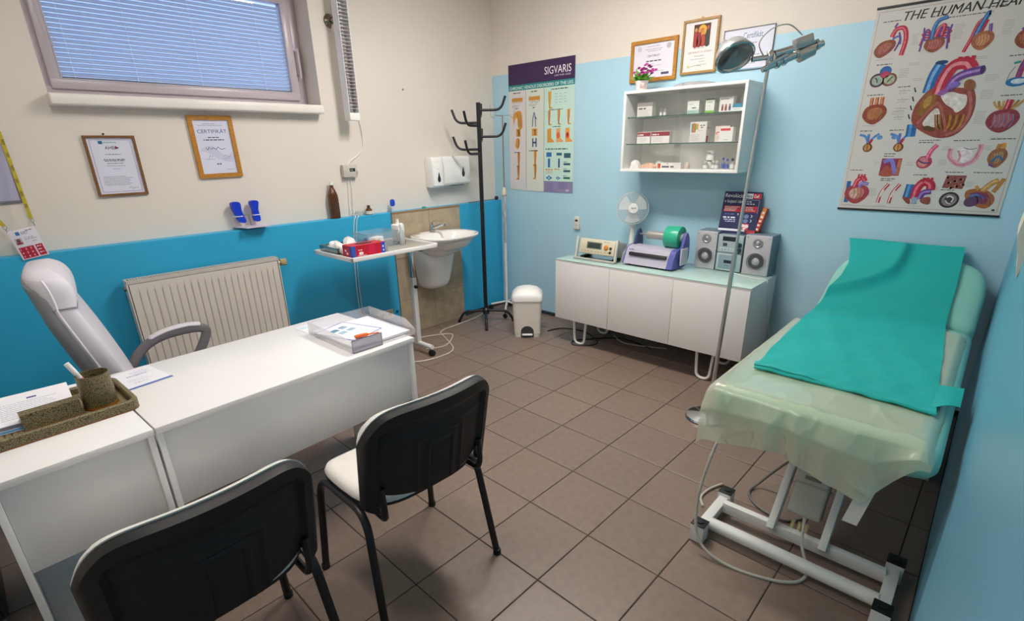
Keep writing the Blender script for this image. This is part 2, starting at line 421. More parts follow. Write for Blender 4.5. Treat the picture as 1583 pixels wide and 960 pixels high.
# tiled splash panel behind the basin: each tile an object
pan = thing('trim_1', 'beige stone look tile panel behind the wash basin', None, (0, -1.318, 0), 90, kind='structure')
mb = MB(); mb.box(0, .746, -.008, 0, 0, 1.074); mb.build('grout', M('#8E7F69', .8), pan, smooth=0)
STONE = M('#B3A188', .35, nv=.16, ns=11, bump=.06, bs=60, rnd=.04)
for x0, x1 in ((0, .385), (.385, .746)):
    for z0, z1 in ((0, .315), (.315, .69), (.69, 1.066)):
        mb = MB(); mb.box(x0+.0015, x1-.0015, -.0125, -.0078, z0+.0015, z1-.0015, .0015, 1); mb.build('wall_tile', STONE, pan, smooth=0)
mb = MB(); mb.box(0, .746, -.016, 0, 1.0665, 1.0815, .002); mb.build('edge_trim', M('#9A7B5A', .5), pan)

# ================================================================== ON AND BY THE WINDOW WALL
WHITE = M('#EFEDEA', .35); PLASTIC = M('#E9E7E3', .38); CHROME = M('#C9CBCD', .12, 1.0); STEEL = M('#B9BBBD', .28, 1.0)
BLACKM = M('#15151A', .38); BLACKP = M('#17171B', .5)
INK = '#3A3A44'; GREY = '#8C8A94'
def wall_frame(name, label, y0, y1, z0, z1, fw_, frame_mat, paper, draw, on='left', depth=.016, tilt=0, pane=True, group=None):
    w, h = (y1-y0), (z1-z0)
    loc = (XL, (y0+y1)/2, (z0+z1)/2) if on == 'left' else ((y0+y1)/2, -.0012, (z0+z1)/2)
    t = thing(name, label, 'certificate', loc, 90 if on == 'left' else 0, group)
    if tilt: t.rotation_euler = (0, rad(tilt), rad(90 if on == 'left' else 0))
    mb = MB()
    if frame_mat:
        for q in ([(-w/2, -h/2), (w/2, -h/2), (w/2-fw_, -h/2+fw_), (-w/2+fw_, -h/2+fw_)], [(w/2, -h/2), (w/2, h/2), (w/2-fw_, h/2-fw_), (w/2-fw_, -h/2+fw_)],
                  [(w/2, h/2), (-w/2, h/2), (-w/2+fw_, h/2-fw_), (w/2-fw_, h/2-fw_)], [(-w/2, h/2), (-w/2, -h/2), (-w/2+fw_, -h/2+fw_), (-w/2+fw_, h/2-fw_)]):
            mb.prism(q, 'y', -depth, 0)
        mb.build('frame', frame_mat, t, smooth=0)
    mb = MB(); mb.box(-w/2+fw_*.9, w/2-fw_*.9, -depth*.45, -.0005, -h/2+fw_*.9, h/2-fw_*.9); mb.build('sheet', M(paper, .5, nv=.02), t, smooth=0)
    s = Sheet(-depth*.45); draw(s, w/2-fw_, h/2-fw_); s.build('print', t)
    return t
# brown-framed certificate
def d_ahea(s, a, b):
    s.frame(-a*.88, a*.88, -b*.93, b*.93, .0022, '#9A7EA6')
    s.at(1).rect(-a*.52, a*.42, b*.79, b*.90, '#D5DDE8'); s.rect(-a*.52, -a*.34, b*.79, b*.90, '#1F5C8A'); s.at(3).fine(-a*.3, a*.4, b*.845, .0035, '#6C8298', 1)
    s.text('AHEA', -a*.30, b*.60, .024, '#5B3F63', bold=.01); s.poly([(a*.12, b*.66), (a*.19, b*.72), (a*.26, b*.66), (a*.19, b*.60)], '#7B1D33'); s.poly([(a*.24, b*.63), (a*.33, b*.66), (a*.24, b*.69)], INK)
    s.at(1).fine(-a*.4, a*.4, b*.42, .003, INK, 2, 'c'); s.fine(-a*.66, a*.66, b*.24, .004, INK, 3, 'c'); s.fine(-a*.6, a*.6, b*.19, .004, INK, 4, 'c'); s.fine(-a*.4, a*.4, b*.10, .003, INK, 5, 'c')
    s.fine(-a*.5, a*.5, b*.01, .003, GREY, 6, 'c'); s.fine(-a*.25, a*.25, -b*.1, .0025, GREY, 7, 'c')
    s.para(-a*.72, a*.75, -b*.38, .0022, 7, .0075, '#77757F', 8); s.stroke([(a*.3, -b*.82), (a*.45, -b*.78), (a*.5, -b*.85), (a*.62, -b*.8), (a*.74, -b*.82)], .0015, '#50505C', 4)
ca_ = wall_frame('framed_certificate', 'portrait certificate in thin dark brown frame hung from a dark nail', -3.199, -2.958, 1.343, 1.667, .013, wood('brown_frame_wood', '#6E4722', '#8A5E2E'), '#DCDCEC', d_ahea)
mb = MB(); mb.cyl((-.02, -.008, .170), (-.02, 0, .170), .005, n=10); mb.build('nail', M('#2A2326', .4, .6), ca_)
# gold-framed certificate
def d_cert(s, a, b):
    s.poly([(-a*.9, -b*.1), (-a*.2, b*.05), (a*.5, -b*.35), (a*.9, -b*.2), (a*.9, -b*.55), (a*.2, -b*.5), (-a*.5, -b*.2)], '#CDCDE4', 4)
    s.at(1).fine(-a*.6, a*.4, b*.86, .003, GREY, 1, 'c'); s.fine(-a*.8, a*.7, b*.80, .003, GREY, 2, 'c')
    s.at(3).text('CERTIFIKÁT', 0, b*.52, .030, '#5A5C92', 'c', bold=.006, width=a*1.66)
    s.fine(-a*.4, a*.4, b*.36, .005, INK, 3, 'c'); s.fine(-a*.75, a*.75, b*.27, .0055, INK, 4, 'c')
    s.stroke([(-a*.55, -b*.02), (-a*.45, -b*.1), (-a*.38, -b*.0), (-a*.25, -b*.08), (-a*.15, -b*.02), (a*.02, -b*.08), (a*.15, 0), (a*.3, -b*.09), (a*.55, -b*.05)], .003, '#3F4160', 4)
    s.stroke([(-a*.5, -b*.42), (-a*.4, -b*.3), (-a*.35, -b*.36), (-a*.25, -b*.33)], .0015, INK, 4); s.stroke([(a*.35, -b*.36), (a*.5, -b*.30), (a*.6, -b*.38), (a*.8, -b*.34)], .0015, INK, 4)
    s.fine(-a*.75, -a*.1, -b*.45, .0022, GREY, 5); s.fine(a*.3, a*.85, -b*.43, .0022, GREY, 6); s.rect(-a*.12, -a*.0, -b*.66, -b*.62, INK); s.rect(a*.03, a*.14, -b*.66, -b*.62, '#2A2A38'); s.fine(a*.35, a*.85, -b*.86, .0022, '#A0788A', 7)
wall_frame('framed_certificate', 'portrait certificate in broad honey wood frame below the window sill', -2.662, -2.402, 1.416, 1.785, .026, wood('honey_frame_wood', '#AC7222', '#C4872E'), '#D9DBEE', d_cert, tilt=-.8)
# lilac notice board at the far left, lanyard and badge
t = thing('notice_board', 'lilac notice board with thin grey frame behind the yellow lanyard', 'board', (XL, -3.70, 1.345), 90)
mb = MB(); mb.box(-.19, .175, -.010, 0, .004, .335, .012, 3); mb.build('board', M('#B9B6D2', .45, nv=.02), t)
mb = MB(); mb.box(-.19, .177, -.013, 0, -.004, .004, .001); mb.box(.171, .177, -.013, 0, 0, .33, .001); mb.build('frame', M('#77727E', .4), t)
t = thing('badge_lanyard', 'yellow printed lanyard with name badge hanging on the cream wall', 'lanyard', (XL, -3.56, 1.05), 90)
YEL = M('#BDA91C', .6, nv=.05)
def ribbon(pa, pb, w, y0, y1, sag=.0):
    a, b = Vector((pa[0], 0, pa[1])), Vector((pb[0], 0, pb[1])); d = (b-a).normalized(); nrm = Vector((-d.z, 0, d.x))*w/2
    mb = MB(); n = 10
    for i in range(n):
        for t0 in (i,):
            p, q = a+(b-a)*(i/n), a+(b-a)*((i+1)/n)
            f = lambda u: y0+(y1-y0)*u
            mb.add([p+nrm+Vector((0, f(i/n), 0)), p-nrm+Vector((0, f(i/n), 0)), q-nrm+Vector((0, f((i+1)/n), 0)), q+nrm+Vector((0, f((i+1)/n), 0)),
                    p+nrm+Vector((0, f(i/n)-.0012, 0)), p-nrm+Vector((0, f(i/n)-.0012, 0)), q-nrm+Vector((0, f((i+1)/n)-.0012, 0)), q+nrm+Vector((0, f((i+1)/n)-.0012, 0))], [[0, 1, 2, 3], [4, 7, 6, 5], [0, 4, 5, 1], [3, 2, 6, 7], [0, 3, 7, 4], [1, 5, 6, 2]])
    return mb, a, b, d
mb, a, b, d = ribbon((.035, .635), (.040, .212), .016, -.016, -.078); st = mb.build('strap', YEL, t, smooth=0)
s = Sheet(-.0186)
for k in range(6):
    z = .585-k*.062; s.at(1); s.text('XEO' if k % 2 == 0 else 'DD', .0330, z, .0135, '#22200F', 'c', bold=.02, rot=-math.pi/2)
pr = s.build('strap_print', st)
for v in pr.data.vertices: v.co.y = -.0180-(.635-v.co.z)/.423*.062
mb, a, b, d = ribbon((-.17, .40), (-.072, .186), .018, -.030, -.078); mb.build('strap', YEL, t, smooth=0)
for px, pz in ((.041, .205), (-.071, .180)):
    mb = MB(); mb.tube([(px+.008*math.cos(q*math.pi/6), -.082, pz-.002+.008*math.sin(q*math.pi/6)) for q in range(12)], .0016, 6, closed=True); mb.tube([(px, -.082, pz-.009), (px+.004, -.084, pz-.03)], .0028, 6); mb.build('clip', STEEL, t)
mb = MB(); mb.tube(fillet([(.035, 0, .637), (.035, -.02, .637), (.035, -.02, .652)], .006), .0022, 6); mb.build('hook', STEEL, t)
bd = bpy.data.objects.new('badge', None)
mb = MB(); mb.box(-.056, .056, -.0040, -.0015, -.076, .076, .002); bd = mb.build('badge', M('#E4E0EC', .25, coat=.4), t); bd.location = (-.003, -.083, .090); bd.rotation_euler = (0, rad(-9), 0)
s = Sheet(-.0042); s.rect(-.046, -.018, .002, .034, '#B7A7AA'); s.ell(-.032, .022, .008, .010, '#6A4A48'); s.rect(-.044, -.02, .004, .013, '#94263A')
s.at(1).rect(-.03, -.014, .048, .066, '#3E6FAE'); s.fine(-.008, .03, .06, .003, INK, 1); s.fine(-.008, .025, .052, .003, INK, 2); s.fine(.012, .05, .066, .003, INK, 6); s.fine(-.006, .04, .03, .003, GREY, 3); s.fine(-.006, .05, .022, .003, GREY, 4); s.text('6.6.2', .02, .006, .009, INK)
s.at(1).rect(-.048, .014, -.07, -.012, '#B5173A'); s.at(1).rect(.02, .05, -.07, -.012, '#B5173A')
for i in range(9): s.at(3).text(str(i+1), -.043+.02*(i % 3), -.027-.019*(i//3), .013, '#F3E9EE', bold=.01)
for i in range(3): s.at(3).fine(.024, .046, -.022-.016*i, .004, '#F3E9EE', i)
s.build('badge_print', bd)
# wall rosette
t = thing('wall_rosette', 'round polished metal rosette with stub on the cream wall', 'fitting', (XL, -1.612, 2.42), 90)
mb = MB(); mb.X = Matrix.Rotation(rad(90), 4, 'X'); mb.lathe([(.045, 0), (.045, .004), (.036, .014), (.016, .022), (.016, .075), (.0, .076)], 24); mb.build('rosette', M('#8F8276', .22, 1.0), t)
# vertical louvred lamp strip
t = thing('louvred_strip_lamp', 'tall white louvred strip lamp hanging beside the window', 'lamp', (.035, -1.59, 1.80), 90)
mb = MB(); mb.box(-.040, -.036, -.04, .035, .01, 1.10); mb.box(.036, .040, -.04, .035, .01, 1.10); mb.box(-.036, .036, .030, .035, .01, 1.10); mb.build('channel', M('#F1EFF4', .3), t, smooth=0)
mb = MB(); mb.cyl((0, .005, .03), (0, .005, 1.09), .013, n=12); mb.build('tube', M('#F6F4F0', .25), t)
mb = MB(); mb.box(-.0355, .0355, -.032, .014, -.0012, .0012); lv = mb.build('louvre', M('#CFC7C4', .35), t, smooth=0); lv.location = (0, -.004, .05)
for k in range(1, 46):
    o = lv.copy(); COL.objects.link(o); o.location = (0, -.004, .05+k*.0225)
mb = MB(); mb.box(-.042, .042, -.042, .037, -.03, .022, .006); mb.build('end_cap', WHITE, t)
for bz_ in (.55, .95): mb = MB(); mb.box(-.02, .02, .035, .112, bz_, bz_+.05, .004); mb.build('bracket', WHITE, t)
# display unit with cables
t = thing('wall_display_unit', 'small beige wall unit with dark numeric display and cables', 'meter', (XL, -1.615, 1.372), 90)
mb = MB(); mb.box(-.060, .060, -.042, 0, 0, .092, .006); mb.build('case', M('#C9C4BA', .4), t)
mb = MB(); mb.box(-.008, .040, -.0435, -.041, .042, .066, .002); mb.build('display', M('#23282A', .2), t)
s = Sheet(-.0436); s.text('18:8', -.003, .048, .016, '#9FB0A6'); s.build('display_digits', t)
mb = MB(); mb.box(.046, .058, -.050, -.042, .02, .05, .003); mb.build('knob', M('#BEB8AE', .4), t)
mb = MB(); mb.tube(catmull([(0, -.012, .092), (.03, -.012, .118), (.13, -.012, .185), (.158, -.012, .262), (.14, -.012, .42), (.09, -.03, .52), (.06, -.05, .58)], 8), .0032, 6); mb.build('cable', WHITE, t)
mb = MB()
for dx in (-.012, .012): mb.tube(catmull([(dx, -.012, 0), (dx*1.3-.01, -.010, -.15), (dx-.018, -.03, -.262), (dx-.02, -.087, -.288), (dx-.045, -.088, -.35), (dx-.082, -.087, -.66), (dx-.085, -.086, -1.04), (dx-.02, -.087, -1.10)], 8), .0030, 6)
mb.build('cable', WHITE, t)
t = thing('wall_plug', 'tiny dark screw hole left in the bare cream wall', 'hole', (XL, -1.03, 2.02), 90)
mb = MB(); mb.X = Matrix.Rotation(rad(90), 4, 'X'); mb.lathe([(.008, 0), (.008, .0015), (.003, .0025), (0, .0025)], 12); mb.build('plug', M('#857C72', .7), t)
# double socket
t = thing('wall_socket', 'double beige wall socket low on the bright blue wall', 'socket', (0, -1.475, .195), 90)
for k in (0, 1):
    mb = MB(); mb.box(-.075+.078*k, -.001+.078*k, -.012, 0, 0, .08, .004); p = mb.build('plate', M('#CFC6B4', .4), t)
    mb = MB(); mb.X = Matrix.Translation((-.038+.078*k, -.0125, .04)) @ Matrix.Rotation(rad(90), 4, 'X'); mb.lathe([(.021, 0), (.021, .001), (.019, .001)], 20); mb.build('outlet', M('#8D8474', .5), p)
t = thing('cable_cap', 'small dark blue cap beside the double wall socket', 'cap', (0, -1.352, .235), 90)
mb = MB(); mb.X = Matrix.Rotation(rad(90), 4, 'X'); mb.lathe([(.012, 0), (.012, .006), (.004, .010), (0, .010)], 14); mb.build('cap', M('#123A66', .4), t)

# two dispensers
def tear(s, cx, cz, w, h, col):
    s.poly([(cx, cz+h*.5), (cx+w*.28, cz+h*.1), (cx+w*.5, cz-h*.2), (cx+w*.3, cz-h*.46), (cx, cz-h*.5), (cx-w*.3, cz-h*.46), (cx-w*.5, cz-h*.2), (cx-w*.28, cz+h*.1)], col, 4)
def dispenser(label, y0, y1, z0, z1, d, group=None):
    w, h = y1-y0, z1-z0
    t = thing('wall_dispenser', label, 'dispenser', (XL, (y0+y1)/2, z0), 90)
    mb = MB()
    prof = [(0, 0), (-d*.75, 0), (-d*.95, h*.08), (-d, h*.35), (-d*.93, h*.9), (-d*.8, h), (0, h)]
    b = bmesh.new(); vs = [[b.verts.new((x, p[0], p[1])) for p in prof] for x in (-w/2, w/2)]
    b.faces.new(vs[0]); b.faces.new(vs[1][::-1])
    for i in range(len(prof)): j = (i+1) % len(prof); b.faces.new([vs[0][j], vs[0][i], vs[1][i], vs[1][j]])
    bmesh.ops.recalc_face_normals(b, faces=b.faces); bmesh.ops.bevel(b, geom=list(b.edges), offset=.010, segments=3, affect='EDGES', profile=.5)
    mb.bm(b); mb.build('cover', M('#F2F1EF', .25, coat=.2), t)
    return t, w, h, d
t, w, h, d = dispenser('narrow white soap dispenser with dark drop window on the cream wall', -.868, -.752, 1.245, 1.50, .115)
mb = MB(); mb.box(-.052, .052, -.119, -.10, .015, .20, .008, 3); mb.build('push_lever', M('#F6F5F3', .22, coat=.3), t)
s = Sheet(-.1193); tear(s, .0, .09, .036, .085, M('#2B2D38', .2)); s.at(1).fine(-.02, .015, .155, .003, '#B9B7B4'); s.build('level_window', t)
t, w, h, d = dispenser('wide white paper towel dispenser with dark drop window', -.738, -.43, 1.255, 1.505, .115)
mb = MB(); mb.box(-.06, .09, -.085, -.03, -.004, .004, .003); mb.build('outlet_slot', M('#3A3A3E', .5), t)
s = Sheet(-.1155); tear(s, .062, .115, .036, .085, M('#2B2D38', .2)); s.build('level_window', t)

# things standing on the ledge
LED = 1.0802
t = thing('brown_glass_bottle', 'tall brown glass bottle with white cap standing on the wall ledge', 'bottle', (-.040, -1.790, LED))
AMB = M('#6E3C10', .08, nv=.1, trans=.45, coat=.3)
mb = MB(); mb.lathe([(.001, 0), (.035, 0), (.0385, .004), (.0385, .15), (.036, .175), (.025, .205), (.0145, .228), (.0135, .245), (.0001, .2455)], 24); mb.build('body', AMB, t)
mb = MB(); mb.lathe([(.0145, .245), (.0145, .265), (.012, .268), (0, .268)], 18); mb.build('cap', WHITE, t)
mb = MB(); mb.grid(lambda u, v: (.0388*math.cos(-.9+u*1.8), .0388*math.sin(-.9+u*1.8), .03+v*.085), 12, 1); mb.build('paper_label', M('#4A2E18', .6, nv=.2, ns=40), t)
t = thing('medicine_bottle', 'small amber medicine bottle with pale label on the wall ledge', 'bottle', (-.030, -1.500, LED))
mb = MB(); mb.lathe([(.001, 0), (.025, 0), (.0265, .003), (.0265, .038), (.020, .048), (.012, .054), (.0001, .0545)], 20); mb.build('body', AMB, t)
mb = MB(); mb.lathe([(.0125, .054), (.0125, .073), (0, .074)], 16); mb.build('cap', M('#3A3230', .4), t)
mb = MB(); mb.lathe([(.0268, .005), (.0268, .030)], 20); mb.build('paper_label', M('#DCD8CE', .6), t, fix=False)
for k in range(5):
    mb = MB(); mb.lathe([(.001, 0), (.0085, 0), (.0085, .024), (.004, .030), (.005, .036), (0, .036)], 12)
    o = tag(mb.build('glass_vial', film('clear_vial', '#E6EDF0', .55, .05, .25)), 'tiny clear glass vial on the ledge between the two brown bottles', 'vial', 'glass vials on the wall ledge'); o.location = (-.036+(k % 2)*.008, -1.60+(k-2)*.021, LED)
t = thing('dish_brush', 'blue brush head leaning above the tile panel edge', 'brush', (-.022, -1.282, LED))
mb = MB(); mb.tube(catmull([(0, 0, .003), (.002, .0, .03), (.004, .003, .055)], 5), .0045, 8); mb.build('handle', M('#E3E6EE', .35), t)
mb = MB(); mb.X = Matrix.Translation((.004, .004, .074)); mb.lathe([(0, -.030), (.016, -.026), (.023, -.012), (.023, .014), (.016, .027), (0, .030)], 18, sx=.55); mb.build('head', M('#1F4FD0', .4), t)
t = thing('green_clip', 'tiny green clip lying on the tile panel edge', 'clip', (-.02, -.955, 1.0818))
mb = MB(); mb.box(-.008, .012, -.02, .02, 0, .012, .003); mb.box(-.004, .008, -.012, .012, .012, .016, .002); mb.build('clip', M('#2FB59A', .4), t)
t = thing('ledge_rod', 'thin dark rod with black knob lying on the ledge by the corner', 'rod', (-.03, -.40, LED))
mb = MB(); mb.cyl((.0, -.02, .004), (.012, .33, .010), .003, n=8); mb.build('rod', M('#5A4A3C', .4), t)
mb = MB(); mb.lathe([(0, 0), (.014, .004), (.020, .02), (.014, .036), (0, .040)], 16, o=(.014, .348, 0)); mb.build('knob', BLACKP, t)
# clamp electrodes on a small plate shelf
t = thing('clamp_stand', 'white angled wall plate carrying two blue clamps', 'stand', (XL, -2.44, 1.10), 90)
mb = MB(); mb.prism([(-.085, .0), (-.05, -.15), (.10, -.15), (.12, .0)], 'z', -.006, .0); mb.build('plate', M('#D8D2E0', .35), t, smooth=0)
mb = MB(); mb.tube(fillet([(.025, -.03, 0), (.02, -.03, .07), (-.03, -.035, .07)], .012), .003, 6); mb.tube([(.02, -.03, .07), (.075, -.04, .076)], .003, 6); mb.build('wire', M('#A59F9B', .3, .8), t)
for x, lean in ((-.055, .012), (.065, -.012)):
    mb = MB(); mb.prism([(p.x, p.y) for p in catmull([(x-.030, .155, 0), (x+.022, .155, 0), (x+.020+lean*.5, .10, 0), (x+.030+lean, .03, 0), (x-.008+lean, .03, 0), (x-.022, .10, 0)], 5, True)], 'y', -.062, -.028)
    c = mb.build('clamp', M('#1238C8', .35), t)
    mb = MB(); mb.box(x-.026, x+.026, -.068, -.022, .064, .070, .002); mb.build('clamp_band', M('#D8DCEE', .4), c)

# radiator
t = thing('radiator', 'white ribbed panel radiator on the bright blue wall', 'radiator', (0, -2.78, .30), 90)
RW, RH = .885, .585
RAD = M('#DDD5CC', .38, nv=.02)
def rface(u, v):
    x = -RW/2 + .012 + (RW-.024)*u; z = .006 + (RH-.030)*v
    rib = .5-.5*math.cos(2*math.pi*u*22); e = min(1, max(0, (v-.03)/.04))*min(1, max(0, (.93-v)/.03))*(1 if .02 < u < .98 else 0)
    return (x, -.105 + .008*(rib < .10)*e, z)
mb = MB(); mb.slab(rface, lambda u, v: (rface(u, v)[0], -.094, rface(u, v)[2]), 176, 26); mb.build('front_panel', RAD, t, smooth=0)
mb = MB(); mb.box(-RW/2+.01, RW/2-.01, -.05, -.035, 0, RH-.02, .004); mb.build('rear_panel', RAD, t)
mb = MB(); mb.box(-RW/2, -RW/2+.006, -.108, -.03, 0, RH, .002); mb.build('side_cover', RAD, t); mb = MB(); mb.box(RW/2-.006, RW/2, -.108, -.03, 0, RH, .002); mb.build('side_cover', RAD, t)
mb = MB(); mb.box(-RW/2, RW/2, -.108, -.102, RH-.022, RH, .002); mb.box(-RW/2, RW/2, -.036, -.030, RH-.022, RH, .002)
for k in range(60): x = -RW/2+.01+k*(RW-.02)/59; mb.box(x-.004, x+.004, -.103, -.035, RH-.006, RH-.001)
mb.build('top_grille', M('#CBC3BA', .45), t, smooth=0)
for bx_ in (-RW/2+.12, RW/2-.15): mb = MB(); mb.box(bx_, bx_+.03, -.04, 0, .1, .5); mb.build('bracket', RAD, t)
mb = MB(); mb.cyl((-RW/2-.012, -.07, RH-.05), (-RW/2, -.07, RH-.05), .012, n=12); mb.build('vent_plug', M('#8D8780', .3, .8), t)
mb = MB(); mb.cyl((RW/2, -.07, RH-.045), (RW/2+.022, -.07, RH-.045), .011, n=12); v = mb.build('valve', STEEL, t)
mb = MB(); mb.cyl((RW/2+.020, -.07, RH-.045), (RW/2+.062, -.07, RH-.045), .020, .022, n=18)
for k in range(12): q = k*math.pi/6; mb.cyl((RW/2+.024, -.07+.021*math.cos(q), RH-.045+.021*math.sin(q)), (RW/2+.058, -.07+.022*math.cos(q), RH-.045+.022*math.sin(q)), .0028, n=5)
mb.build('valve_knob', M('#A5925F', .4, nv=.1), v)
mb = MB(); mb.tube(fillet([(RW/2-.03, -.07, .0), (RW/2-.03, -.07, -.27), (RW/2-.03, -.07, -.299)], .02), .009, 8); mb.build('pipe', RAD, t)

# wash basin
t = thing('wash_basin', 'white ceramic wash basin with half pedestal on the tile panel', 'basin', (.0135, -.962, 0), 90)
CER = M('#F3F1EE', .12, coat=.5)
# local x along wall, -y into the room; outline: flat back, rounded front
def sink_out(th, sc=1.0):
    c, q = math.cos(th), math.sin(th)
    x = .295*sc*math.copysign(abs(c)**.8, c); y = .235*sc*math.copysign(abs(q)**.75, q)
    return x, y
mb = MB(); N = 48
levels = [(.10, .665, 0), (.36, .70, 0), (.62, .745, 0), (.84, .80, 0), (.95, .845, 0), (1.0, .868, 0), (1.0, .880, 0), (.985, .886, 0), (.90, .884, 1), (.84, .872, 1), (.78, .83, 1), (.66, .785, 1), (.42, .757, 1), (.12, .752, 1)]
vs, fs = [], []
for sc, z, inn in levels:
    for k in range(N):
        x, y = sink_out(2*math.pi*k/N, sc); cy = -.236
        if inn: y = y*.86-.030
        elif sc < .97: y = y*.9+(1-sc)*.10
        vs.append((x, max(-.475, min(cy+y, -.001)) if True else 0, z))
for i in range(len(levels)-1):
    for k in range(N): fs.append([i*N+k, i*N+(k+1) % N, (i+1)*N+(k+1) % N, (i+1)*N+k])
fs.append(list(range(N))[::-1]); fs.append([(len(levels)-1)*N+k for k in range(N)])
mb.add(vs, fs); bowl = mb.build('bowl', CER, t, smooth=60)
mb = MB(); mb.lathe([(.018, .7525), (.018, .754), (0, .7545)], 16, o=(0, -.27, 0)); mb.build('drain', CHROME, bowl)
mb = MB(); mb.X = Matrix.Translation((.02, -.098, .848)) @ Matrix.Rotation(rad(70), 4, 'X'); mb.lathe([(.009, 0), (.009, .003), (0, .003)], 14); mb.build('overflow_hole', M('#4A4A4A', .4), bowl)
def ped(u, v):
    th = math.pi*u; f = 1-.30*v**1.4
    if v > .8: f *= math.sqrt(max(0, 1-((v-.8)/.2)**2))*.55+.45
    return (-.185*f*math.copysign(abs(math.cos(th))**.7, math.cos(th)), -.001-.235*f*math.sin(th)**.75*(1-.12*v), .745-.37*v)
mb = MB(); mb.grid(ped, 24, 14); mb.add([ped(k/24, 1) for k in range(25)], [list(range(25))]); mb.build('half_pedestal', CER, t, smooth=60)
mb = MB(); mb.lathe([(.026, .884), (.026, .890), (.020, .894), (.019, .935), (.016, .944), (0, .945)], 18, o=(0, -.068, 0))
mb.tube(catmull([(0, -.070, .915), (.02, -.115, .935), (.04, -.165, .955), (.044, -.185, .952)], 6), [.013]*12+[.011]*7, 10); mb.cyl((.044, -.183, .957), (.046, -.185, .935), .011, n=10)
f = mb.build('tap', CHROME, t)
mb = MB(); mb.tube(catmull([(0, -.066, .942), (0.0, -.068, .957), (-.004, -.10, .968), (-.008, -.15, .985)], 5), [.016]*6+[.008]*10, 8); mb.build('tap_lever', CHROME, f)

# wheeled overbed table
t = thing('overbed_table', 'white wheeled overbed table with raised rim beside the wash basin', 'table', (.44, -1.757, 0))
tx0, tx1, ty0, ty1, tz = -.250, .250, -.358, .362, .90
mb = MB(); mb.box(tx0+.008, tx1-.008, ty0+.008, ty1-.008, tz-.012, tz, .002); mb.build('tabletop', M('#A9A49C', .18, nv=.02), t)
mb = MB()
for q in ((tx0, tx1, ty0, ty0+.014), (tx0, tx1, ty1-.014, ty1), (tx0, tx0+.014, ty0, ty1), (tx1-.014, tx1, ty0, ty1)): mb.box(*q, tz-.018, tz+.012, .004)
mb.build('rim', M('#F0EEEC', .3), t)
mb = MB(); mb.box(-.045, -.005, .285, .325, .06, .62, .006); post = mb.build('post', M('#E6E3DF', .3), t)
mb = MB(); mb.box(-.039, -.011, .291, .319, .62, tz-.03, .003); mb.build('inner_post', CHROME, t)
mb = MB(); mb.box(-.06, .01, .05, .335, tz-.032, tz-.013, .004); mb.build('support_arm', STEEL, t)
mb = MB(); mb.lathe([(.013, 0), (.013, .02), (.008, .03), (0, .03)], 14); k_ = mb.build('knob', BLACKP, t); k_.location = (-.004, .305, .55); k_.rotation_euler = (0, rad(90), 0)
mb = MB(); mb.tube([(-.28, .305, .075), (.155, .305, .075)], .019, 10); mb.tube([(-.28, -.30, .075), (.10, -.30, .075)], .019, 10); mb.tube([(-.28, -.30, .075), (-.28, .305, .075)], .019, 10); mb.build('base_frame', M('#E9E7E4', .3), t)
def castor(parent, x, y, top=.058, r=.024, m=None):
    mb = MB(); mb.cyl((x, y, r*1.2), (x, y, top), .007, n=8); c = mb.build('castor', BLACKP, parent)
    for dx in (-.010, .010):
        mb = MB(); mb.cyl((x+dx-.007, y, r), (x+dx+.007, y, r), r, n=16); mb.build('wheel', BLACKP, c)
    mb = MB(); mb.box(x-.019, x+.019, y-.010, y+.012, r*1.1, r*2.05, .004); mb.build('fork', BLACKP, c)
for x, y in ((.145, .305), (-.27, .305), (.09, -.30), (-.27, -.30)): castor(t, x, y)
# on the overbed table
TZ = .9003
t = thing('glove_box', 'bright red and blue cardboard glove box on the overbed table', 'box', (.573, -1.945, TZ), 0)
mb = MB(); mb.box(-.058, .058, -.128, .128, 0, .075, .001); bx = mb.build('carton', M('#C4122F', .45, nv=.03), t, smooth=0)
s = Sheet(0); 
def on_face(parent, loc, rz, sheet, name): o = sheet.build(name, parent); o.location = loc; o.rotation_euler = (0, 0, rad(rz)); return o
s.rect(-.127, -.100, .001, .0735, '#2456B4'); s.at(1).rect(.098, .127, .001, .0735, '#1E48C0'); s.at(1).rect(-.0, .05, .005, .07, '#D41448')
s.at(2).ell(-.06, .022, .018, .010, '#F2E6EA'); s.at(2).fine(-.08, -.045, .044, .006, '#F2E6EA', 2); s.at(2).fine(-.085, -.01, .008, .004, '#F2E6EA', 3); s.at(2).ell(.113, .045, .006, .008, '#E8ECF8'); s.at(2).ell(.115, .02, .006, .006, '#E8ECF8')
on_face(t, (.0582, 0, 0), 90, s, 'print')
s = Sheet(0); s.rect(.03, .057, .001, .0735, '#2456B4'); s.at(1).ell(-.02, .04, .012, .008, '#F2E6EA'); s.at(1).ell(.0, .022, .014, .008, '#F2E6EA'); on_face(t, (0, -.1282, 0), 0, s, 'print')
mb = MB(); mb.lathe([(.001, .0752), (.03, .0752), (.03, .0756), (0, .0756)], 20, sy=2.2); mb.build('opening', M('#3A1620', .7), t)
t = thing('instrument_tray', 'steel instrument tray filled with white gauze on the overbed table', 'tray', (.315, -1.985, TZ), 0)
mb = MB()
for q in ((-.125, .125, -.085, -.082, 0, .04), (-.125, .125, .082, .085, 0, .04), (-.125, -.122, -.085, .085, 0, .04), (.122, .125, -.085, .085, 0, .04), (-.125, .125, -.085, .085, 0, .003)): mb.box(*q)
mb.build('tray', M('#8FA0A2', .25, .9), t, smooth=0)
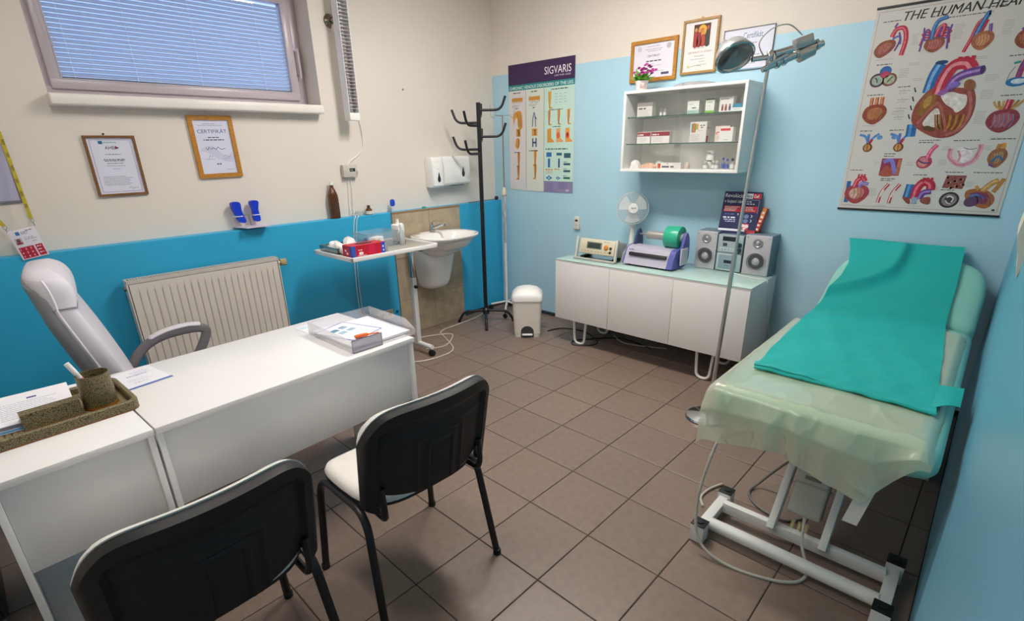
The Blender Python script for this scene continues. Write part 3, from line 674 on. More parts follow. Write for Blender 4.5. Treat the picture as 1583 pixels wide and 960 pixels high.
def crumple(name, label, cat, loc, sx, sy, sz, mat, seed, amp=.25, parent=None):
    r_ = random.Random(seed); mb = MB(); N1, N2 = 18, 9
    ph = [r_.uniform(0, 6.28) for _ in range(6)]
    def fn(u, v):
        th = 2*math.pi*u; p = math.pi/2*v; k = 1+amp*(math.sin(3*th+ph[0])*math.cos(2*p+ph[1])+.6*math.sin(5*th+ph[2]+3*p)+.4*math.sin(7*p+ph[3]+2*th))
        return (sx*k*math.cos(th)*math.cos(p), sy*k*math.sin(th)*math.cos(p), sz*(max(.0, math.sin(p)*(1+.5*amp*math.sin(4*th+ph[4]))))+.0005)
    mb.grid(fn, N1, N2)
    o = mb.build(name, mat, parent, smooth=25)
    o.location = loc
    if label: tag(o, label, cat)
    return o
GAU = M('#F4F2F0', .8, bump=.4, bs=120)
crumple('gauze_wad', 'crumpled white gauze wad heaped in the steel tray', 'gauze', (.30, -2.0, TZ+.004), .085, .055, .062, GAU, 3, .22)
crumple('gauze_wad', 'loose white gauze tissue on top beside the glove box', 'gauze', (.36, -1.93, TZ+.004), .055, .042, .085, GAU, 5, .25)
t = thing('gauze_roll', 'white gauze roll lying between steel tray and glove box', 'roll', (.475, -2.035, TZ+.026), 0)
mb = MB(); mb.tube([(-.028, 0, 0), (.028, 0, 0)], .026, 20); mb.build('roll', M('#ECE7E6', .7), t)
mb = MB(); mb.tube([(.0282, 0, 0), (.0290, 0, 0)], .010, 14); mb.build('core', M('#B5A59C', .7), t)
t = thing('clear_storage_box', 'open clear plastic box behind the red glove box', 'box', (.345, -1.70, TZ), 0)
CLR = film('clear_box_plastic', '#F4F8FA', .90, .08, .10)
mb = MB()
W_, D_, H_ = .13, .095, .105
for q in ((-D_, D_, -W_, -W_+.003, 0, H_), (-D_, D_, W_-.003, W_, 0, H_), (-D_, -D_+.003, -W_, W_, 0, H_), (D_-.003, D_, -W_, W_, 0, H_), (-D_, D_, -W_, W_, 0, .003)): mb.box(*q)
mb.build('tub', CLR, t, smooth=0)
mb = MB()
for q in ((-D_-.008, D_+.008, -W_-.008, -W_), (-D_-.008, D_+.008, W_, W_+.008), (-D_-.008, -D_, -W_, W_), (D_, D_+.008, -W_, W_)): mb.box(*q, H_-.004, H_)
mb.build('lip', CLR, t, smooth=0)
t = thing('white_vial_pack', 'white packet with black print inside the clear box', 'packet', (.35, -1.70, TZ+.0035), 20)
mb = MB(); mb.box(-.03, .03, -.05, .05, 0, .062, .006); mb.build('packet', M('#EDEBE6', .6), t)
s = Sheet(0); s.text('MS', -.02, .035, .018, INK, bold=.01); s.text('DESIN', -.035, .012, .02, INK, bold=.01); on_face(t, (.0303, 0, 0), 90, s, 'print')
t = thing('blue_glove', 'dark blue folded glove inside the clear box', 'glove', (.30, -1.762, TZ+.0035), 0)
o = crumple('glove', None, None, (0, 0, 0), .035, .028, .05, M('#1E4F86', .5), 8, .2, t)
t = thing('disinfectant_bottle', 'square white plastic bottle standing on the overbed table', 'bottle', (.345, -1.500, TZ), 8)
mb = MB(); mb.box(-.042, .042, -.032, .032, 0, .135, .010, 3); mb.build('body', M('#F1EFED', .35), t)
mb = MB(); mb.lathe([(.016, .135), (.016, .143), (.011, .146), (.011, .170), (0, .171)], 16); mb.build('neck', WHITE, t)
mb = MB(); mb.box(-.043, .043, -.033, .033, 0, .010, .003); mb.build('foot', M('#4A4A4C', .5), t)
t = thing('spray_bottle', 'small clear bottle with white spray cap beside the square bottle', 'bottle', (.475, -1.56, TZ), 0)
mb = MB(); mb.lathe([(.001, 0), (.021, 0), (.023, .004), (.023, .085), (.014, .10), (.012, .108), (0, .108)], 18); mb.build('body', film('clear_bottle', '#E8EEF0', .45, .06, .3), t)
mb = MB(); mb.lathe([(.013, .108), (.013, .125), (.017, .130), (.017, .150), (.010, .158), (0, .158)], 16); mb.build('cap', WHITE, t)
t = thing('glass_jar', 'slim clear glass jar at the front edge of the overbed table', 'jar', (.585, -1.79, TZ), 0)
mb = MB(); mb.lathe([(.001, 0), (.018, 0), (.020, .003), (.020, .055), (.018, .058), (.018, .004), (0, .004)], 18); mb.build('jar', film('clear_vial', '#E6EDF0', .55, .05, .25), t)

# coat stand
t = thing('coat_stand', 'black metal coat stand with curved hooks beside the basin', 'coat stand', (.296, -.554, 0))
mb = MB(); mb.tube([(0, 0, .10), (0, 0, 1.92)], .0185, 16); mb.build('pole', BLACKM, t)
mb = MB(); mb.lathe([(0, .075), (.026, .08), (.034, .10), (.034, .125), (.022, .14), (0, .142)], 16); mb.build('hub', BLACKM, t)
for az in (44+180, 44, -44, 136):
    c, q = math.cos(rad(az)), math.sin(rad(az)); L = .26 if az != 136 else .24
    mb = MB(); mb.tube(fillet([(0, 0, .115), (c*L*.8, q*L*.8, .105), (c*L, q*L, .012)], .06, 6), .0125, 10)
    leg = mb.build('leg', BLACKM, t)
    mb = MB(); mb.lathe([(.001, 0), (.014, 0), (.014, .018), (0, .019)], 12, o=(c*L, q*L, 0)); mb.build('rubber_foot', BLACKP, leg)
for az, z in ((44, 1.862), (218, 1.765), (-75, 1.74), (44, 1.655), (218, 1.555), (-75, 1.52), (130, 1.82), (130, 1.62)):
    c, q = math.cos(rad(az)), math.sin(rad(az)); L = .205
    mb = MB(); mb.tube(fillet([(c*.012, q*.012, z), (c*L*.92, q*L*.92, z), (c*(L+.022), q*(L+.022), z+.105)], .055, 6), .0105, 10); mb.build('hook', BLACKM, t)

# drip stand in the corner
t = thing('drip_stand', 'slim white drip stand with chrome hooks in the room corner', 'drip stand', (.20, -.165, 0))
DR = M('#E4E2DE', .35)
mb = MB(); mb.tube([(0, 0, .06), (0, 0, 1.16)], .0135, 12); mb.build('lower_pole', DR, t)
mb = MB(); mb.tube([(0, 0, 1.10), (0, 0, 1.84)], .0065, 10); mb.build('upper_pole', M('#A8A49E', .3, .9), t)
mb = MB(); mb.lathe([(0, 1.125), (.013, 1.13), (.026, 1.15), (.022, 1.185), (.010, 1.215), (0, 1.22)], 14); mb.build('clamp_knob', M('#D8D0BA', .5), t)
for az in (215, -50, 15, 120):
    L = .16 if az in (15, 120, 215) else .26
    c, q = math.cos(rad(az)), math.sin(rad(az)); mb = MB(); mb.tube(fillet([(0, 0, .10), (c*L, q*L, .065)], .02), .010, 8); lg = mb.build('leg', DR, t)
    mb = MB(); mb.tube([(c*L, q*L-.008, .024), (c*L, q*L+.008, .024)], .024, 14); mb.cyl((c*L, q*L, .03), (c*L, q*L, .07), .006, n=8); mb.build('castor', BLACKP, lg)
mb = MB()
for sgn in (1, -1):
    mb.tube(fillet([(0, 0, 1.835), (.07*sgn*.72, .07*sgn*.69, 1.84), (.085*sgn*.72, .085*sgn*.69, 1.815), (.105*sgn*.72, .105*sgn*.69, 1.83), (.11*sgn*.72, .11*sgn*.69, 1.93)], .012, 4), .0026, 6)
mb.tube(fillet([(0, 0, 1.83), (-.05, -.03, 1.835), (-.06, -.035, 1.93)], .012, 4), .0026, 6)
mb.build('bag_hooks', CHROME, t)
mb = MB(); mb.tube(catmull([(.01, -.012, 1.15), (.022, -.018, 1.05), (.012, -.024, .98), (.026, -.02, .93), (.015, -.022, .85), (.018, -.018, .70)], 6), .010, 8); mb.build('tubing', film('tubing_plastic', '#E8E6E4', .35, .1, .3), t)

# pedal bin
t = thing('pedal_bin', 'white plastic pedal bin standing beside the coat stand', 'bin', (.825, -.555, 0), 40)
BIN = M('#E2DBD2', .38, nv=.02); CRM = M('#F4F1EE', .35)
def rr(w, d, r_, n=5):
    out = []
    for cx, cy, a in ((w-r_, d-r_, 0), (-w+r_, d-r_, 90), (-w+r_, -d+r_, 180), (w-r_, -d+r_, 270)):
        for k in range(n+1): th = rad(a+90*k/n); out.append((cx+r_*math.cos(th), cy+r_*math.sin(th)))
    return out
def loft(mb, secs, cap=True):
    vs, fs = [], []; n = len(secs[0][0])
    for p, z in secs: vs += [(a, b, z) for a, b in p]
    for i in range(len(secs)-1):
        for k in range(n): fs.append([i*n+k, i*n+(k+1) % n, (i+1)*n+(k+1) % n, (i+1)*n+k])
    if cap: fs += [list(range(n))[::-1], [(len(secs)-1)*n+k for k in range(n)]]
    return mb.add(vs, fs)
mb = MB(); loft(mb, [(rr(.112, .10, .03), 0), (rr(.114, .102, .03), .03), (rr(.116, .104, .03), .032), (rr(.128, .115, .035), .335)]); mb.build('bucket', BIN, t)
mb = MB(); loft(mb, [(rr(.134, .122, .04), .328), (rr(.136, .124, .04), .36), (rr(.128, .116, .05), .385), (rr(.09, .085, .05), .42), (rr(.045, .045, .03), .437)]); mb.build('lid', CRM, t)
s = Sheet(-.1035); s.mb.v = []; s.poly([(-.056, .004), (.056, .004), (.056, .055)] + [(.056*math.cos(q*math.pi/12), .055+.05*math.sin(q*math.pi/12)) for q in range(13)] + [(-.056, .055)], M('#33302F', .6))
mb = MB(); mb.prism([(-.056, .004), (.056, .004), (.056, .055)] + [(.056*math.cos(q*math.pi/12), .055+.05*math.sin(q*math.pi/12)) for q in range(1, 12)] + [(-.056, .055)], 'y', -.107, -.09); mb.build('pedal_recess', M('#3A3636', .6), t, smooth=0)
mb = MB(); mb.box(-.046, .046, -.128, -.095, .022, .036, .005); mb.build('pedal', CRM, t)
# white cord on the floor by the overbed table
mb = MB(); mb.tube(catmull([(.05, -.30, .006), (.14, -.55, .006), (.16, -.80, .006), (.19, -1.03, .006), (.36, -1.12, .006), (.60, -1.24, .006), (.66, -1.40, .006), (.60, -1.62, .006), (.42, -1.66, .006), (.30, -1.75, .006)], 8), .0045, 6)
tag(mb.build('power_cord', M('#E0D9CC', .4)), 'pale power cord looping over the floor tiles below the basin', 'cord')
mb = MB(); mb.tube(catmull([(.03, -1.48, .15), (.06, -1.45, .03), (.14, -1.32, .006), (.22, -1.15, .006), (.31, -1.02, .006), (.40, -1.08, .006), (.50, -1.25, .006), (.44, -1.40, .006)], 8), .0045, 6)
tag(mb.build('power_cord', M('#E0D9CC', .4)), 'pale cord running from the wall socket to the overbed table wheels', 'cord')

# ================================================================== DESKS AND CHAIRS
DW = M('#F0EEEE', .28, nv=.015, ns=3)
DRZ = 92.72
def desk_local(x, y):   # desk frame -> world
    a = rad(DRZ); return (1.889+x*math.cos(a)-y*math.sin(a), -3.551+x*math.sin(a)+y*math.cos(a))
def desk(label, x0, x1):
    t = thing('office_desk', label, 'desk', (1.889, -3.551, 0), DRZ)
    mb = MB(); mb.box(x0, x1, 0, .632, .727, .75, .0025); mb.build('desktop', DW, t)
    for a, b in ((x0+.001, x0+.019), (x1-.019, x1-.001)):
        mb = MB(); mb.box(a, b, .010, .61, 0.004, .7268, .001); mb.build('end_panel', DW, t)
    mb = MB(); mb.box(x0+.0195, x1-.0195, .030, .048, .43, .7268, .001); mb.build('modesty_panel', DW, t)
    return t
desk('long white laminate desk with modesty panel and clear document tray on it', 0.0025, 1.052)
d2 = desk('short white laminate desk end carrying the olive pen tray', -.392, -0.0025)
mb = MB(); mb.box(-.372, -.022, .06, .58, .10, .118, .001); mb.build('low_shelf', DW, d2)

# visitor chair
def visitor_chair(label, x, y, rz):
    t = thing('visitor_chair', label, 'chair', (x, y, 0), rz, None)
    # side frames: front leg, seat rail and rear leg are one bent tube
    for sx in (-1, 1):
        mb = MB(); mb.tube(fillet([(sx*.262, -.205, .012), (sx*.238, -.175, .435), (sx*.238, .155, .445), (sx*.262, .235, .012)], .085, 7), .0145, 10, flat=.8)
        lg = mb.build('leg_frame', BLACKM, t)
        for yy in (-.206, .2355):
            mb = MB(); mb.lathe([(.001, 0), (.0165, 0), (.0165, .02), (.0145, .022)], 12, o=(sx*.2635, yy, 0)); mb.build('foot_cap', BLACKP, lg)
        mb = MB(); mb.tube(fillet([(sx*.20, .05, .437), (sx*.20, .215, .437), (sx*.205, .225, .47), (sx*.205, .218, .56)], .03, 6), .011, 8); mb.build('back_bracket', BLACKM, t)
    mb = MB(); mb.tube([(-.238, -.12, .432), (.238, -.12, .432)], .010, 8); mb.build('cross_tube', BLACKM, t)
    mb = MB(); mb.tube([(-.238, .11, .436), (.238, .11, .436)], .010, 8); mb.build('cross_tube', BLACKM, t)
    # seat: black pan and white pad
    def so(th):
        c, q = math.cos(th), math.sin(th); w = .238 - .012*q
        return (w*math.copysign(abs(c)**.55, c), -.005+.218*math.copysign(abs(q)**.6, q))
    N = 44
    def seat(mb, levels):
        vs, fs = [], []
        for sc, z, dome in levels:
            for k in range(N):
                a, b = so(2*math.pi*k/N); vs.append((a*sc, -.005+(b+.005)*sc, z + dome*(.010*(b/.2)**2 if b > 0 else -.022*(b/.2)**4)))
        for i in range(len(levels)-1):
            for k in range(N): fs.append([i*N+k, i*N+(k+1) % N, (i+1)*N+(k+1) % N, (i+1)*N+k])
        fs += [list(range(N))[::-1], [(len(levels)-1)*N+k for k in range(N)]]; mb.add(vs, fs)
    mb = MB(); seat(mb, [(.9, .447, .5), (1.0, .452, 1), (1.0, .462, 1)]); mb.build('seat_pan', BLACKP, t, smooth=50)
    mb = MB(); seat(mb, [(.995, .4622, 1), (1.005, .472, 1), (.97, .490, 1), (.88, .498, 1), (.6, .502, 1), (.25, .503, .6)]); mb.build('seat_pad', M('#EDE9E4', .42, bump=.1, bs=150), t, smooth=60)
    # back: white pad in front, black moulded shell behind
    def P(u, v, off):
        a = 2*u-1
        zt = .848 - .105*abs(a)**7 - .012*a*a; zb = .515 - .0*a + .045*abs(a)**3 - .020*(1-a*a)
        if abs(a) > .80: zb -= .075*min(1, (abs(a)-.80)/.02)
        z = zb+(zt-zb)*v; x = .260*a*(1-.02*(1-v))
        y = .235 + .17*(z-.50) - .070*a*a + off
        return (x, y, z)
    def rim(u, v):
        a = abs(2*u-1); e = 0
        e = max(e, min(1, max(0, (a-.80)/.035))); e = max(e, min(1, max(0, (v-.80)/.05)))
        return e
    def emboss(u, v):
        a = abs(2*u-1); g = 0
        for hw_, vt in ((.36, .60), (.20, .54)):
            if (abs(a-hw_) < .025 and v < vt) or (abs(v-vt) < .025 and a < hw_): g = .006
        if a < .17 and v < .5: g += .003*(math.sin(a*110) > 0)
        if .62 < v < .70 and a < .78: g += .003
        return g
    def rear(u, v):
        edge = min(u, 1-u, 1-v)*40; rd = 1-max(0, 1-edge)**2
        return P(u, v, .012 + (.017*rim(u, v) + emboss(u, v))*rd)
    mb = MB(); mb.slab(rear, lambda u, v: P(u, v, -.002), 76, 44); mb.build('back_shell', M('#141417', .55, bump=.15, bs=220), t, smooth=50)
    def front(u, v):
        edge = min(u, 1-u, 1-v, v)*18; rd = 1-max(0, 1-edge)**2
        return P(.008+.984*u, .02+.986*v, -.008-.030*rd)
    mb = MB(); mb.slab(lambda u, v: P(.004+.992*u, .01+1.004*v, -.0025), front, 40, 24); mb.build('back_pad', M('#EDE9E4', .42, bump=.1, bs=150), t, smooth=50)
    return t
visitor_chair('black framed visitor chair with white seat facing the long desk', 2.248, -2.905, -91.8)
visitor_chair('black framed visitor chair with white seat facing the short desk end', 2.268, -3.59, -89.5)

# doctor's swivel chair behind the desk
t = thing('swivel_chair', 'high backed white leather swivel chair with grey arms behind the desk', 'chair', (.86, -3.14, 0), 173)
LEA = M('#DDD8E2', .4, nv=.03, ns=5, bump=.2, bs=70); SHL = M('#8F9297', .5)
# back: (z, y centre, half thickness, half width); local +y is the back of the chair
secs0 = [(.50, .300, .045, .235), (.60, .335, .060, .255), (.72, .372, .066, .265), (.84, .406, .064, .265), (.945, .436, .058, .258), (.985, .445, .054, .252), (1.02, .446, .068, .246), (1.075, .453, .074, .238), (1.115, .467, .064, .215), (1.142, .480, .034, .15)]
secs = [(p[0].x, p[0].y, p[1].x, p[1].y) for p in zip(catmull([(a, b, 0) for a, b, c, d in secs0], 5), catmull([(c, d, 0) for a, b, c, d in secs0], 5))]
def back_loft(scale_t, off, zsh=0, wsc=1.0, top=True):
    mb = MB(); vs, fs = [], []; N = 28
    for z, y, ht, hw_ in secs:
        for k in range(N):
            th = 2*math.pi*k/N; c, q = math.cos(th), math.sin(th)
            vs.append((hw_*wsc*math.copysign(abs(c)**.45, c), y+off+ht*scale_t*math.copysign(abs(q)**.7, q) - .03*abs(c)**3, z+zsh))
    for i in range(len(secs)-1):
        for k in range(N): fs.append([i*N+k, i*N+(k+1) % N, (i+1)*N+(k+1) % N, (i+1)*N+k])
    fs += [list(range(N))[::-1], [(len(secs)-1)*N+k for k in range(N)]]
    return mb.add(vs, fs)
bk = back_loft(1.0, 0).build('backrest', LEA, t, smooth=60)
back_loft(.50, .040, -.035, .95).build('back_cover', SHL, bk, smooth=60)
for sx in (-1, 1):
    mb = MB(); mb.tube(catmull([(sx*(hw_*.975), y+.034-.028, z) for z, y, ht, hw_ in secs[:-6]], 1), .0045, 6)
    mb.build('piping', M('#EDE9F0', .4), bk)
zs_, ys_, hts_, hws_ = .985, .445, .0545, .252
mb = MB(); mb.tube([((hws_+.001)*math.copysign(abs(math.cos(q))**.45, math.cos(q)), ys_+(hts_+.001)*math.copysign(abs(math.sin(q))**.7, math.sin(q))-.03*abs(math.cos(q))**3, zs_+.010*math.cos(2*q)) for q in [.72*math.pi+1.56*math.pi*k/60 for k in range(61)]], .0028, 6); mb.build('headrest_seam', M('#9A95A2', .6), bk)
mb = MB(); mb.box(-.26, .26, -.27, .27, .43, .535, .05, 4); mb.build('seat', LEA, t, smooth=60)
GA = M('#6A6568', .45)
for sx in (-1, 1):
    mb = MB(); mb.tube(catmull([(sx*.27, .27, .53), (sx*.285, .20, .61), (sx*.29, .10, .655), (sx*.29, -.04, .665), (sx*.288, -.10, .645), (sx*.285, -.085, .59), (sx*.28, -.03, .50), (sx*.26, .0, .44)], 6), .020, 10, flat=1.25); arm = mb.build('armrest', GA, t)
    mb = MB(); mb.tube(catmull([(sx*.287, .165, .655), (sx*.29, .08, .682), (sx*.29, -.02, .690), (sx*.289, -.085, .680)], 6), [.012]+[.024]*17+[.012], 10, flat=.5); mb.build('arm_pad', M('#D8D3DA', .45), arm)
mb = MB(); mb.tube([(.0, -.16, .10), (.0, -.16, .42)], .03, 14); mb.build('gas_column', BLACKM, t)
mb = MB(); mb.box(-.11, .11, -.24, .12, .40, .432, .01); mb.build('mechanism', BLACKM, t)
for k in range(5):
    a = rad(-173-19+72*k); c, q = math.cos(a), math.sin(a)
    mb = MB(); mb.tube([(0, -.16, .105), (c*.34, -.16+q*.34, .068)], [.030, .018], 8, flat=.7); lg = mb.build('base_leg', BLACKM, t)
    mb = MB(); mb.cyl((c*.34-q*.022, -.16+q*.34+c*.022, .028), (c*.34+q*.022, -.16+q*.34-c*.022, .028), .028, n=16); mb.cyl((c*.34, -.16+q*.34, .03), (c*.34, -.16+q*.34, .07), .008, n=8); mb.build('castor', BLACKP, lg)

# pen tray set (olive reptile grain)
OLV = woven('olive_reptile_grain', '#2E2614', '#8A7D56', 190); OLI = M('#8C7B5C', .6, nv=.12, ns=30); RUST = M('#8A4E18', .4)
PZ = .7505
t = thing('pen_tray', 'olive reptile grain desk tray with rounded corners', 'tray', (1.548, -3.765, PZ), 92.7)
def rr2(w, d, r_): return rr(w, d, r_, 6)
mb = MB(); loft(mb, [(rr2(.222, .152, .035), 0), (rr2(.222, .152, .035), .004)]); mb.build('foot', RUST, t)
vs = []; 
mb = MB(); o_, i_ = rr2(.222, .152, .035), rr2(.204, .134, .022); n_ = len(o_)
mb.add([(a, b, .004) for a, b in o_] + [(a, b, .032) for a, b in o_] + [(a, b, .035) for a, b in rr2(.217, .147, .03)] + [(a, b, .035) for a, b in rr2(.209, .139, .026)] + [(a, b, .030) for a, b in i_] + [(a, b, .010) for a, b in i_],
       [[k*n_+j, k*n_+(j+1) % n_, (k+1)*n_+(j+1) % n_, (k+1)*n_+j] for k in range(5) for j in range(n_)] + [list(range(n_))[::-1], [5*n_+j for j in range(n_)]]); mb.build('tray', OLV, t, smooth=30)
mb = MB(); 
for k in range(24): mb.box(-.195+k*.0165, -.195+k*.0165+.012, -.128, .128, .0102, .0125)
tag(mb.build('liner', OLI, t, smooth=0), 'ribbed brown liner')
for k in range(2):
    mb = MB(); mb.box(.158+k*.024, .170+k*.024, .014, .124, .0125, .064, .005); mb.build('pen_rest', M('#7A6238', .5, nv=.1), t)
t = thing('letter_stand', 'low olive reptile grain wedge stand in the desk tray', 'stand', (1.602, -3.735, PZ+.0126), 92.7)
mb = MB(); mb.prism([(-.03, 0), (.03, 0), (.024, .052), (-.018, .052)], 'x', -.095, .052); mb.build('block', OLV, t, smooth=0)
mb = MB(); mb.box(-.094, .051, -.031, -.0298, 0, .004); mb.build('edge', RUST, t)
t = thing('pen_cup', 'round olive reptile grain pen cup in the desk tray', 'cup', (1.588, -3.628, PZ+.0126))
mb = MB(); mb.lathe([(.001, 0), (.046, 0), (.047, .006), (.046, .118), (.044, .118), (.044, .008), (0, .008)], 28); mb.build('cup', OLV, t)
mb = MB(); mb.lathe([(.0475, 0), (.049, .003), (.0475, .010), (.046, .010)], 28); mb.build('base_ring', M('#A5661E', .25, .4), t, fix=False)
t = thing('marker_pen', 'white marker pen standing in the olive pen cup', 'pen', (1.588, -3.642, PZ+.021))
mb = MB(); mb.tube([(.012, .02, 0), (-.008, -.022, .115)], .0075, 10); mb.build('barrel', M('#EDE6EA', .35), t)
mb = MB(); mb.tube([(-.008, -.022, .115), (-.0155, -.0378, .157)], .0082, 10); mb.build('cap', WHITE, t)
mb = MB(); mb.tube([(-.004, -.0136, .092), (-.0055, -.0168, .100)], .0078, 10); mb.build('band', M('#D88A90', .4), t)
# papers
PAP = M('#EDEDF4', .6)
def sheet_obj(name, label, cat, loc, rz, w, d, draw=None, th=.0008, mat=None, pitch=0, roll=0):
    t = thing(name, label, cat, loc, rz); t.rotation_euler = (rad(pitch), rad(roll), rad(rz))
    mb = MB(); mb.box(-w/2, w/2, -d/2, d/2, 0, th); mb.build('paper', mat or PAP, t, smooth=0)
    if draw:
        s = Sheet(0); draw(s, w/2, d/2); o = s.build('print', t); o.rotation_euler = (rad(-90), 0, 0); o.location = (0, 0, th)
    return t
def d_form(s, a, b):
    s.rect(-a*.1, a*.15, b*.5, b*.6, '#38489A'); s.para(-a*.8, a*.8, b*.35, .0022, 9, .012, '#9A98B0', 3)
sheet_obj('paper_sheet', 'white form sheets leaning on the wedge stand in the desk tray', 'paper', (1.502, -3.79, PZ+.046), 88, .20, .19, d_form, .003, pitch=10)
sheet_obj('paper_sheet', 'pale blue edged cards lying under the white form sheets', 'paper', (1.56, -3.80, PZ+.014), 86, .19, .11, lambda s, a, b: s.rect(-a, a, -b, -b*.7, '#3F86B8'), .003)
sheet_obj('paper_sheet', 'loose white sheets lying on the desk behind the olive tray', 'paper', (1.325, -3.70, PZ), 80, .32, .13, lambda s, a, b: s.para(-a*.8, a*.8, b*.5, .002, 5, .014, '#A9A7BC', 5), .002)
def d_leaf(s, a, b):
    s.rect(-a, a, -b, -b*.86, '#3E63B8'); s.text('Medicina', -a*.4, b*.25, .020, '#3A4AA8'); s.para(-a*.1, a*.85, b*.7, .002, 4, .012, '#8F98C8', 3); s.para(-a*.6, a*.5, -b*.05, .002, 3, .013, '#A0A0B8', 5); s.fine(-a*.5, a*.2, -b*.5, .004, '#B87898', 2)
sheet_obj('leaflet', 'white leaflet with blue edge lying beside the olive tray', 'leaflet', (1.385, -3.475, PZ), 100, .15, .21, d_leaf, .0025)
# clear document tray with papers
CT = film('clear_tray_plastic', '#F6F2F6', .82, .15, .10)
t = thing('document_tray', 'clear plastic document tray holding papers on the long desk', 'tray', (1.612, -2.632, PZ), 90)
mb = MB(); mb.box(-.168, .168, -.195, .190, 0, .003); mb.build('base', CT, t, smooth=0)
mb = MB(); mb.prism([(-.195, .003), (.19, .003), (.19, .062), (-.12, .062), (-.195, .055)], 'x', -.168, -.165); mb.build('side_wall', CT, t, smooth=0)
mb = MB(); mb.prism([(-.195, .003), (.19, .003), (.19, .062), (-.12, .062), (-.195, .022)], 'x', .165, .168); mb.build('side_wall', CT, t, smooth=0)
mb = MB(); mb.box(-.165, .165, .187, .19, .003, .062); mb.build('back_wall', CT, t, smooth=0)
mb = MB(); mb.box(-.165, -.02, -.199, -.195, .003, .058); lh = mb.build('label_holder', film('smoky_plastic', '#B8B4C4', .45, .15, .12), t, smooth=0)
mb = MB(); ring(mb, -.167, -.018, .001, .060, .003, -.2005, -.1985, .0005); mb.build('holder_frame', M('#6E6A78', .4), lh, smooth=0)
sheet_obj('paper_sheet', 'stack of plain white sheets inside the clear document tray', 'paper', (1.60, -2.625, PZ+.0035), 91, .30, .35, None, .010)
def d_fly(s, a, b):
    s.frame(-a, a, -b, b, .006, '#6A5AB8')
    for i in (0, 1):
        for j in (0, 1): s.at(2).rect(-a*.55+i*a*.6, -a*.1+i*a*.6, b*.35-j*b*.42, b*.6-j*b*.42, '#9AB8CC' if i+j else '#5A90B0')
    s.at(3).rect(-a*.5, -a*.2, b*.55, b*.62, '#3A7898'); s.rect(a*.1, a*.45, b*.55, b*.62, '#3A7898')
sheet_obj('flyer', 'printed flyer with purple border on top of the white sheets', 'flyer', (1.563, -2.672, PZ+.0138), 108, .185, .24, d_fly, .0012)
t = thing('orange_marker', 'short orange marker lying on the flyer in the clear tray', 'pen', (1.70, -2.655, PZ+.0155), 80)
mb = MB(); mb.tube(catmull([(-.06, 0, .008), (-.05, 0, .010), (-.01, 0, .010), (.02, 0, .008), (.055, .004, .005)], 4), [.003]+[.0085]*9+[.0035]*7, 10); mb.build('body', M('#E2671E', .4), t)
sheet_obj('leaflet', 'faint pale printed sheet lying at the back edge of the long desk', 'paper', (1.345, -2.70, PZ), 96, .20, .15, lambda s, a, b: (s.rect(-a*.9, -a*.5, b*.3, b*.8, '#C9D8E6'), s.para(-a*.4, a*.8, b*.7, .002, 6, .014, '#C4B8C8', 4)), .001)

# ================================================================== THE BACK WALL
# leg chart poster
def leg_shape(s, x, z, h, col, shade, flip=1, foot=True):
    w = h*.30
    pts = [(x-w*.42, z+h*.5), (x+w*.42, z+h*.5), (x+w*.40, z+h*.2), (x+w*.22, z-h*.25), (x+w*.2, z-h*.38)]
    if foot: pts += [(x+flip*w*.75, z-h*.46), (x+flip*w*.78, z-h*.5), (x-w*.2, z-h*.5)] if flip > 0 else [(x+w*.2, z-h*.5), (x-w*.78, z-h*.5), (x-w*.75, z-h*.46)]
    pts += [(x-w*.22, z-h*.36), (x-w*.36, z-h*.02)]
    s.poly(pts, col); s.stroke([(x+w*.05, z+h*.45), (x+w*.15, z+h*.1), (x+w*.0, z-h*.2), (x+w*.02, z-h*.42)], w*.16, shade, 4)
t = thing('leg_chart_poster', 'tall leg vein chart with dark purple heading band', 'poster', (.134, -.0015, 1.178), 0)
PW, PH = .750, 1.078
def sag(u, v):   # sheet hangs with a slight curl at its lower left corner
    return (PW*u + (.014*(1-v)**8*(1-u)**6), -.002 - .0010*(1-v)**3, PH*v + .010*(1-v)**8*(1-u)**6)
mb = MB(); mb.slab(sag, lambda u, v: (sag(u, v)[0], sag(u, v)[1]-.0008, sag(u, v)[2]), 12, 24); mb.build('sheet', M('#D6DEDC', .4), t)
def bend(o):
    for v in o.data.vertices: v.co.y -= .0035
s = Sheet(-.0008)
ORA = '#D9963A'; OR2 = '#B56E28'; TEA = '#17888C'; BLU = '#2C6FB0'; NAV = '#28487E'
s.rect(0, PW, PH-.166, PH, '#3A2350'); s.at(1).rect(0, PW, PH-.212, PH-.166, TEA)
s.at(1).rect(.002, .205, .022, PH-.212, '#DAD6D6'); s.at(1).rect(.212, .418, .006, PH-.212, '#D6DCD2'); s.at(1).rect(.424, PW-.004, .094, PH-.212, '#C3E2D6'); s.at(1).rect(.424, PW, .0, .09, '#8D86AE')
s.stroke([(.2085, .01), (.2085, PH-.212)], .003, '#55605E'); s.at(2).stroke([(.421, 0), (.421, PH-.212)], .003, '#55605E'); s.at(2).stroke([(.421, .092), (PW, .092)], .004, '#464A66')
bend(s.build('coloured_fields', t))
s = Sheet(-.0012, .0001); s.at(1).text('SIGVARIS', .425, PH-.112, .083, '#F2EDF2', bold=.002, width=.285); s.at(1).text('LIFE FOR LEGS', .535, PH-.135, .017, '#E6DEEA', width=.17)
bend(s.build('brand_lettering', t))
s = Sheet(-.0012, .0001); s.at(1).text('CHRONIC VENOUS DISORDERS OF THE LEG', .013, PH-.203, .034, '#E6F4F2', bold=.006, width=PW-.03); bend(s.build('title_lettering', t))
s = Sheet(-.0012, .0001)
for x, w in ((.05, .10), (.26, .10), (.48, .22)): s.at(1).fine(x, x+w, PH-.232, .008, '#3A4A52', int(x*100), 'c')
